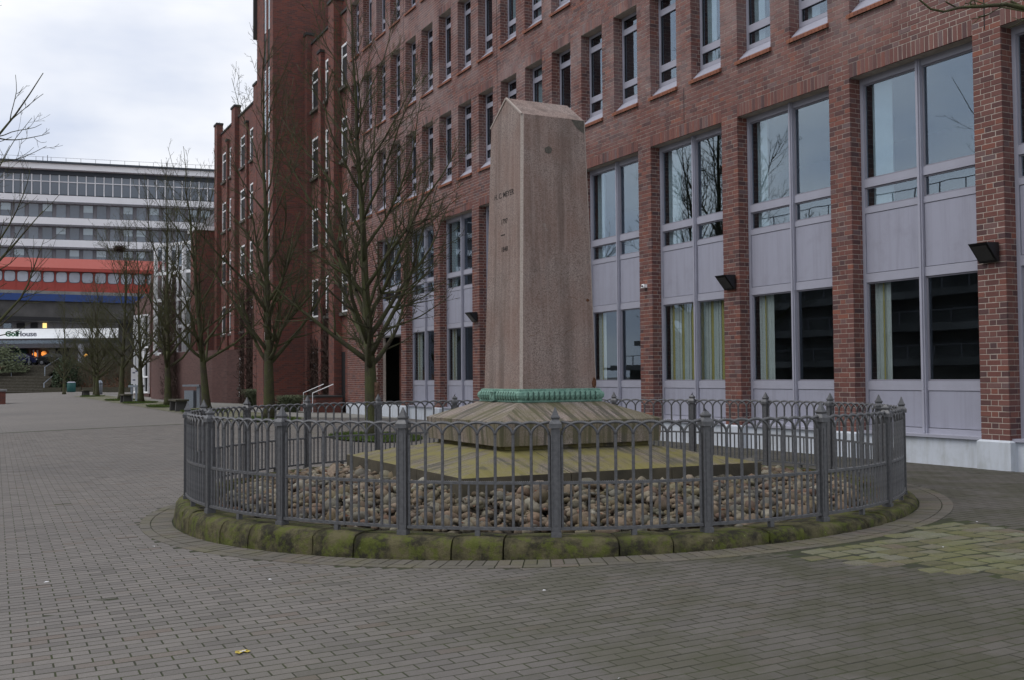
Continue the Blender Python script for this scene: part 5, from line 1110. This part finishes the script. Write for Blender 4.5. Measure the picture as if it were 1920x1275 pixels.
for s_, m, px, size, bold in (('Golf', M_signg, 22.4, .92, .022), ('House', M_signs, 49.5, .92, .02)):
    o = obj('sign_lettering', text_mesh('sign_lettering', s_, size, m, .05, bold), sg); p_ = at(px, 630.5, 130.3); o.location = (p_.x, 130.33, p_.z - UP); o.rotation_euler = (math.pi / 2, 0, 0); o.scale = (1.06, 1, 1)
def car(P, rz, paint, label):
    e = empty('parked_car', P, rz, label=label, cat='car', group='cars parked on the street'); pf = [(-2.2, .35), (-2.25, .75), (-2.0, .95), (-1.35, 1.02), (-.75, 1.42), (.75, 1.46), (1.55, 1.05), (2.1, .92), (2.25, .6), (2.2, .35)]
    b = MB(); n = len(pf); b.add([(x, -.86 if z < 1.1 else -.68, z) for x, z in pf] + [(x, .86 if z < 1.1 else .68, z) for x, z in pf], [tuple(range(n)), tuple(range(2 * n - 1, n - 1, -1))] + [(i, n + i, n + (i + 1) % n, (i + 1) % n) for i in range(n)]); b.build('body', paint, e)
    for s_ in (-1, 1): MB().add([(-1.2, s_ * .835, 1.06), (1.35, s_ * .835, 1.06), (.72, s_ * .71, 1.40), (-.72, s_ * .71, 1.38)], [(0, 1, 2, 3)]).build('side_window', M_lampglass, e)
    for x in (-1.4, 1.4):
        for s_ in (-1, 1):
            w_ = MB(); w_.lathe([(.2, -.1), (.33, -.1), (.33, .1), (.2, .1)], 16); wo_ = w_.build('wheel', M_tyre, e); wo_.location = (x, s_ * .8, .33); wo_.rotation_euler = (math.pi / 2, 0, 0); MB().lathe([(.05, -.115), (.2, -.105), (.2, .105), (.05, .115)], 12).build('rim', M_rim, wo_)
    for s_ in (-1, 1): MB().box(2.14, 2.262, s_ * .62 - .18, s_ * .62 + .18, .66, .80).build('headlight', M_paper, e); MB().box(-2.27, -2.15, s_ * .66 - .15, s_ * .66 + .15, .70, .86).build('tail_lamp', M_redl, e)
p_ = at(40, 683, 128.6); car((p_.x, 128.6, UP), 0, M_carb, 'dark blue car parked behind the stair railing'); p_ = at(105, 683, 128.8); car((p_.x, 128.8, UP), math.pi, M_cark, 'black car parked at the top of the stairs')
ps_ = at(152, 690, 128.2); e = empty('street_sign', (ps_.x, ps_.y, UP), 0, label='blue and white upright sign by the street trees', cat='sign'); MB().box(-.35, .35, -.06, .06, .3, 2.6).build('sign_panel', M_signs, e); MB().box(-.12, .12, -.05, .05, 0, .299).build('post', M_steel, e)
ps_ = at(161, 666, 128.0); e = empty('street_lamp', (ps_.x, ps_.y, UP), 0, label='small glowing orange street lamp among the twigs', cat='lamp'); MB().tube([(0, 0, 0), (0, 0, ps_.z - UP - .2)], .06, 6).build('lamp_post', M_offd, e); MB().lathe([(.05, -.2), (.16, -.05), (.16, .08), (.04, .16)], 10).build('lamp_head', M_lamp, e).location = (0, 0, ps_.z - UP)
# red footbridge over the street
RB = empty('red_footbridge', (0, 0, 0), label='red clad footbridge with rounded windows above a blue band', cat='bridge'); YB = 126.; rx0, rx1 = -95., -43.2
zr = lambda py: at(0, py, YB).z
TLT = math.atan2(at(300, 490, YB).z - at(0, 478, YB).z, at(300, 490, YB).x - at(0, 478, YB).x)
def rbox(name, x0, x1, y0, y1, z0, z1, m, parent=None, top=None):
    b = MB(); 
    if top: b.frustum(x0, x1, y0, y1, z0, x0, x1, y0 + top, y1, z1)
    else: b.box(x0, x1, y0, y1, z0, z1)
    b.v = [(x, y, z + (x + 62.5) * math.tan(TLT) * .75) for x, y, z in b.v]; return b.build(name, m, parent or RB)
rbox('roof_slope', rx0, rx1, YB - .5, YB + 4, zr(500), zr(479), M_red2, top=2.2); rbox('eaves', rx0, rx1, YB - .6, YB + 4, zr(506), zr(500), M_red); rbox('wall', rx0, rx1 - .4, YB, YB + 4, zr(543), zr(506), M_red)
rbox('white_strip', rx0, rx1 - .8, YB - .25, YB + 4, zr(549), zr(543), M_conc); rbox('blue_band', rx0, rx1 - 1, YB - .3, YB + 4, zr(562), zr(549), M_blue); rbox('concrete_beam', -120, -38, YB + .1, YB + 5, zr(592), zr(562), M_concd); rbox('soffit', -120, -38, YB + .1, YB + 6, zr(599), zr(592), M_gasket)
rbox('white_nose', rx1, rx1 + .9, YB - .3, YB + 3.5, zr(507), zr(503), M_whitef)
px = -40; k = 0
while px < 300:
    a, b = at(px, 520, YB).x, at(px + 19.5, 520, YB).x; z0, z1 = zr(525.2), zr(502 + 1.5); cxw, czw = (a + b) / 2, (z0 + z1) / 2 - .15; m_ = MB(); n = 20; hw, hh = (b - a) / 2, (z1 - z0) / 2 - .1; rim = []
    for j in range(n):
        w = 2 * math.pi * (j + .5) / n; f = (abs(math.cos(w)) ** 5 + abs(math.sin(w)) ** 5) ** (-.2); rim.append((cxw + hw * f * math.cos(w), czw + hh * f * math.sin(w)))
    dzw = (cxw + 62.5) * math.tan(TLT) * .75
    m_.add([(x, YB - .03, z + dzw) for x, z in rim] + [(x, YB + .02, z + dzw) for x, z in rim], [tuple(range(n))] + [(j, n + j, n + (j + 1) % n, (j + 1) % n) for j in range(n)]); wo_ = m_.build('window', mat('bridge_window', (.38, .40, .46), .2, 0, .6, noise=(.25, .3)), RB)
    m2 = MB(); m2.add([(x * 1.0 + (x - cxw) * .12, YB - .012, z + dzw + (z - czw) * .12) for x, z in rim], [tuple(range(n))]); m2.build('window_rim', M_offd, wo_)
    xj = at(px - 2.5, 520, YB).x; MB().box(xj - .02, xj + .02, YB - .012, YB + .02, zr(542), zr(507)).build('panel_joint', mat('dark_red_joint', (.2, .03, .02), .7), RB); px += 24.3; k += 1
for x in (-90, -70, -48): MB().box(x - .6, x + .6, YB + 1.5, YB + 3, UP - .3, zr(590)).build('bridge_pier', M_concd, RB)
# white office slab behind
O0, O1 = at(0, 300, 140.), at(411, 326, 148.7); dirv = Vector((O1.x - O0.x, O1.y - O0.y, 0)); ang = math.atan2(dirv.y, dirv.x); OL = dirv.length
OF = empty('office_slab', (O0.x, O0.y, 0), ang, label='long white banded office block behind the red footbridge', cat='building')
zo = lambda py: at(0, py, 140.).z; xo0, xo1 = -60., OL + 25
def ob(name, x0, x1, y0, y1, z0, z1, m, parent=None): return MB().box(x0, x1, y0, y1, z0, z1).build(name, m, parent or OF)
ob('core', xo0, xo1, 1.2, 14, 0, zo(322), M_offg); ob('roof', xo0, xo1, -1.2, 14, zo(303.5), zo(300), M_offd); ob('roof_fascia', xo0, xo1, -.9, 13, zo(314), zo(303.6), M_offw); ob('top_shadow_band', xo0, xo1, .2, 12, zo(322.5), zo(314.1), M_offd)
rl = MB(); 
for x in np.arange(xo0, xo1, 1.9): rl.box(x - .025, x + .025, -.9, -.85, zo(300), zo(292))
rl.box(xo0, xo1, -.9, -.85, zo(292.4), zo(292)); rl.build('roof_railing', M_offg, OF); am = MB(); am.tube([(5, 3, zo(300)), (5, 3, zo(281))], .05, 5); am.tube([(5.6, 3, zo(300)), (5.6, 3, zo(278))], .05, 5); am.build('roof_mast', M_offg, OF)
for x0, x1 in ((-1.5, .6), (1.2, 2.6)): ob('roof_unit', x0, x1, 1, 3, zo(300), zo(297), M_offw)
M_offgl = [mat('office_glass_%s' % w, c_, .15, 0, .7, noise=(.12, .25)) for w, c_ in (('dark', (.10, .125, .16)), ('mid', (.14, .17, .21)), ('pale', (.33, .40, .44)))]
pw_ = 1.16; x = -3; k = 0
pane_t = MB().box(.07, pw_ - .07, .3, .36, zo(359), zo(336)).mesh('window', M_offgl[0]); pane_u = MB().box(.07, pw_ - .07, .3, .36, zo(334.5), zo(323)).mesh('window', M_offgl[1]); mul = MB().box(-.06, .06, .12, .42, zo(360), zo(322.6)).mesh('mullion', M_offw)
ob('top_floor_back', xo0, xo1, .4, 1.2, zo(361.5), zo(322.6), M_offd); ob('top_transom', xo0, xo1, .2, .35, zo(336), zo(334.5), M_offw)
while x < xo1 - 14: obj('window', pane_t, OF, (x, 0, 0)); obj('window', pane_u, OF, (x, 0, 0)); obj('mullion', mul, OF, (x, 0, 0)); x += pw_
r_ = random.Random(4)
for y0, y1, b0, b1 in ((378, 403, 361.5, 376.5), (422, 445, 404, 420), (464, 487, 446, 462.5), (506, 530, 488, 504), (548, 572, 530, 546), (590, 612, 572, 588)):
    ob('white_band', xo0, xo1, .0, 1.2, zo(b1), zo(b0), M_offw); ob('band_lip', xo0, xo1, -.12, -.001, zo(b1), zo(b1 - 3), M_offg); ob('window_strip', xo0, xo1, .6, 1.19, zo(y1 + .8), zo(b1 + .2), M_offg)
    wm = [MB().box(0, 1.22, .5, .59, zo(y1 - .5), zo(y0 + .5)).mesh('window', m) for m in M_offgl]; wl = MB().box(.0, 1.22, .45, .495, zo(lerp(y0, y1, .55)), zo(y0 + .5)).mesh('blind', M_offgl[2]); x = -3.4
    while x < xo1 - 14:
        o = obj('window', wm[r_.choice((0, 0, 1, 1, 1))], OF, (x, 0, 0))
        if r_.random() < .3: obj('blind', wl, o)
        x += 1.745
# terraced car park across the promenade, mirrored in the office windows
M_cpd = mat('car_park_concrete', (.17, .17, .165), .9, noise=(.3, .4))
CPK = empty('terraced_car_park', mw=BM, label='dark terraced building across the promenade, mirrored in the office windows', cat='building')
for k in range(6):
    MB().box(-95 + k * 3, 12 - k * 5, -62, -34 - k * 1.2, 2.6 * k + 2.0, 2.6 * k + 2.55).build('deck', M_conc if k > 2 else M_cpd, CPK); MB().box(-94 + k * 3, 11 - k * 5, -61, -36 - k * 1.2, 2.6 * k - .1, 2.6 * k + 2.0).build('deck_wall', M_cpd, CPK)
    m_ = MB()
    for x in np.arange(-93 + k * 3, 11 - k * 5, 2.4): m_.box(x - .04, x + .04, -34.15 - k * 1.2, -34.07 - k * 1.2, 2.6 * k + 2.55, 2.6 * k + 3.5)
    m_.box(-93 + k * 3, 11 - k * 5, -34.15 - k * 1.2, -34.07 - k * 1.2, 2.6 * k + 3.45, 2.6 * k + 3.52); m_.build('railing', M_offg, CPK)
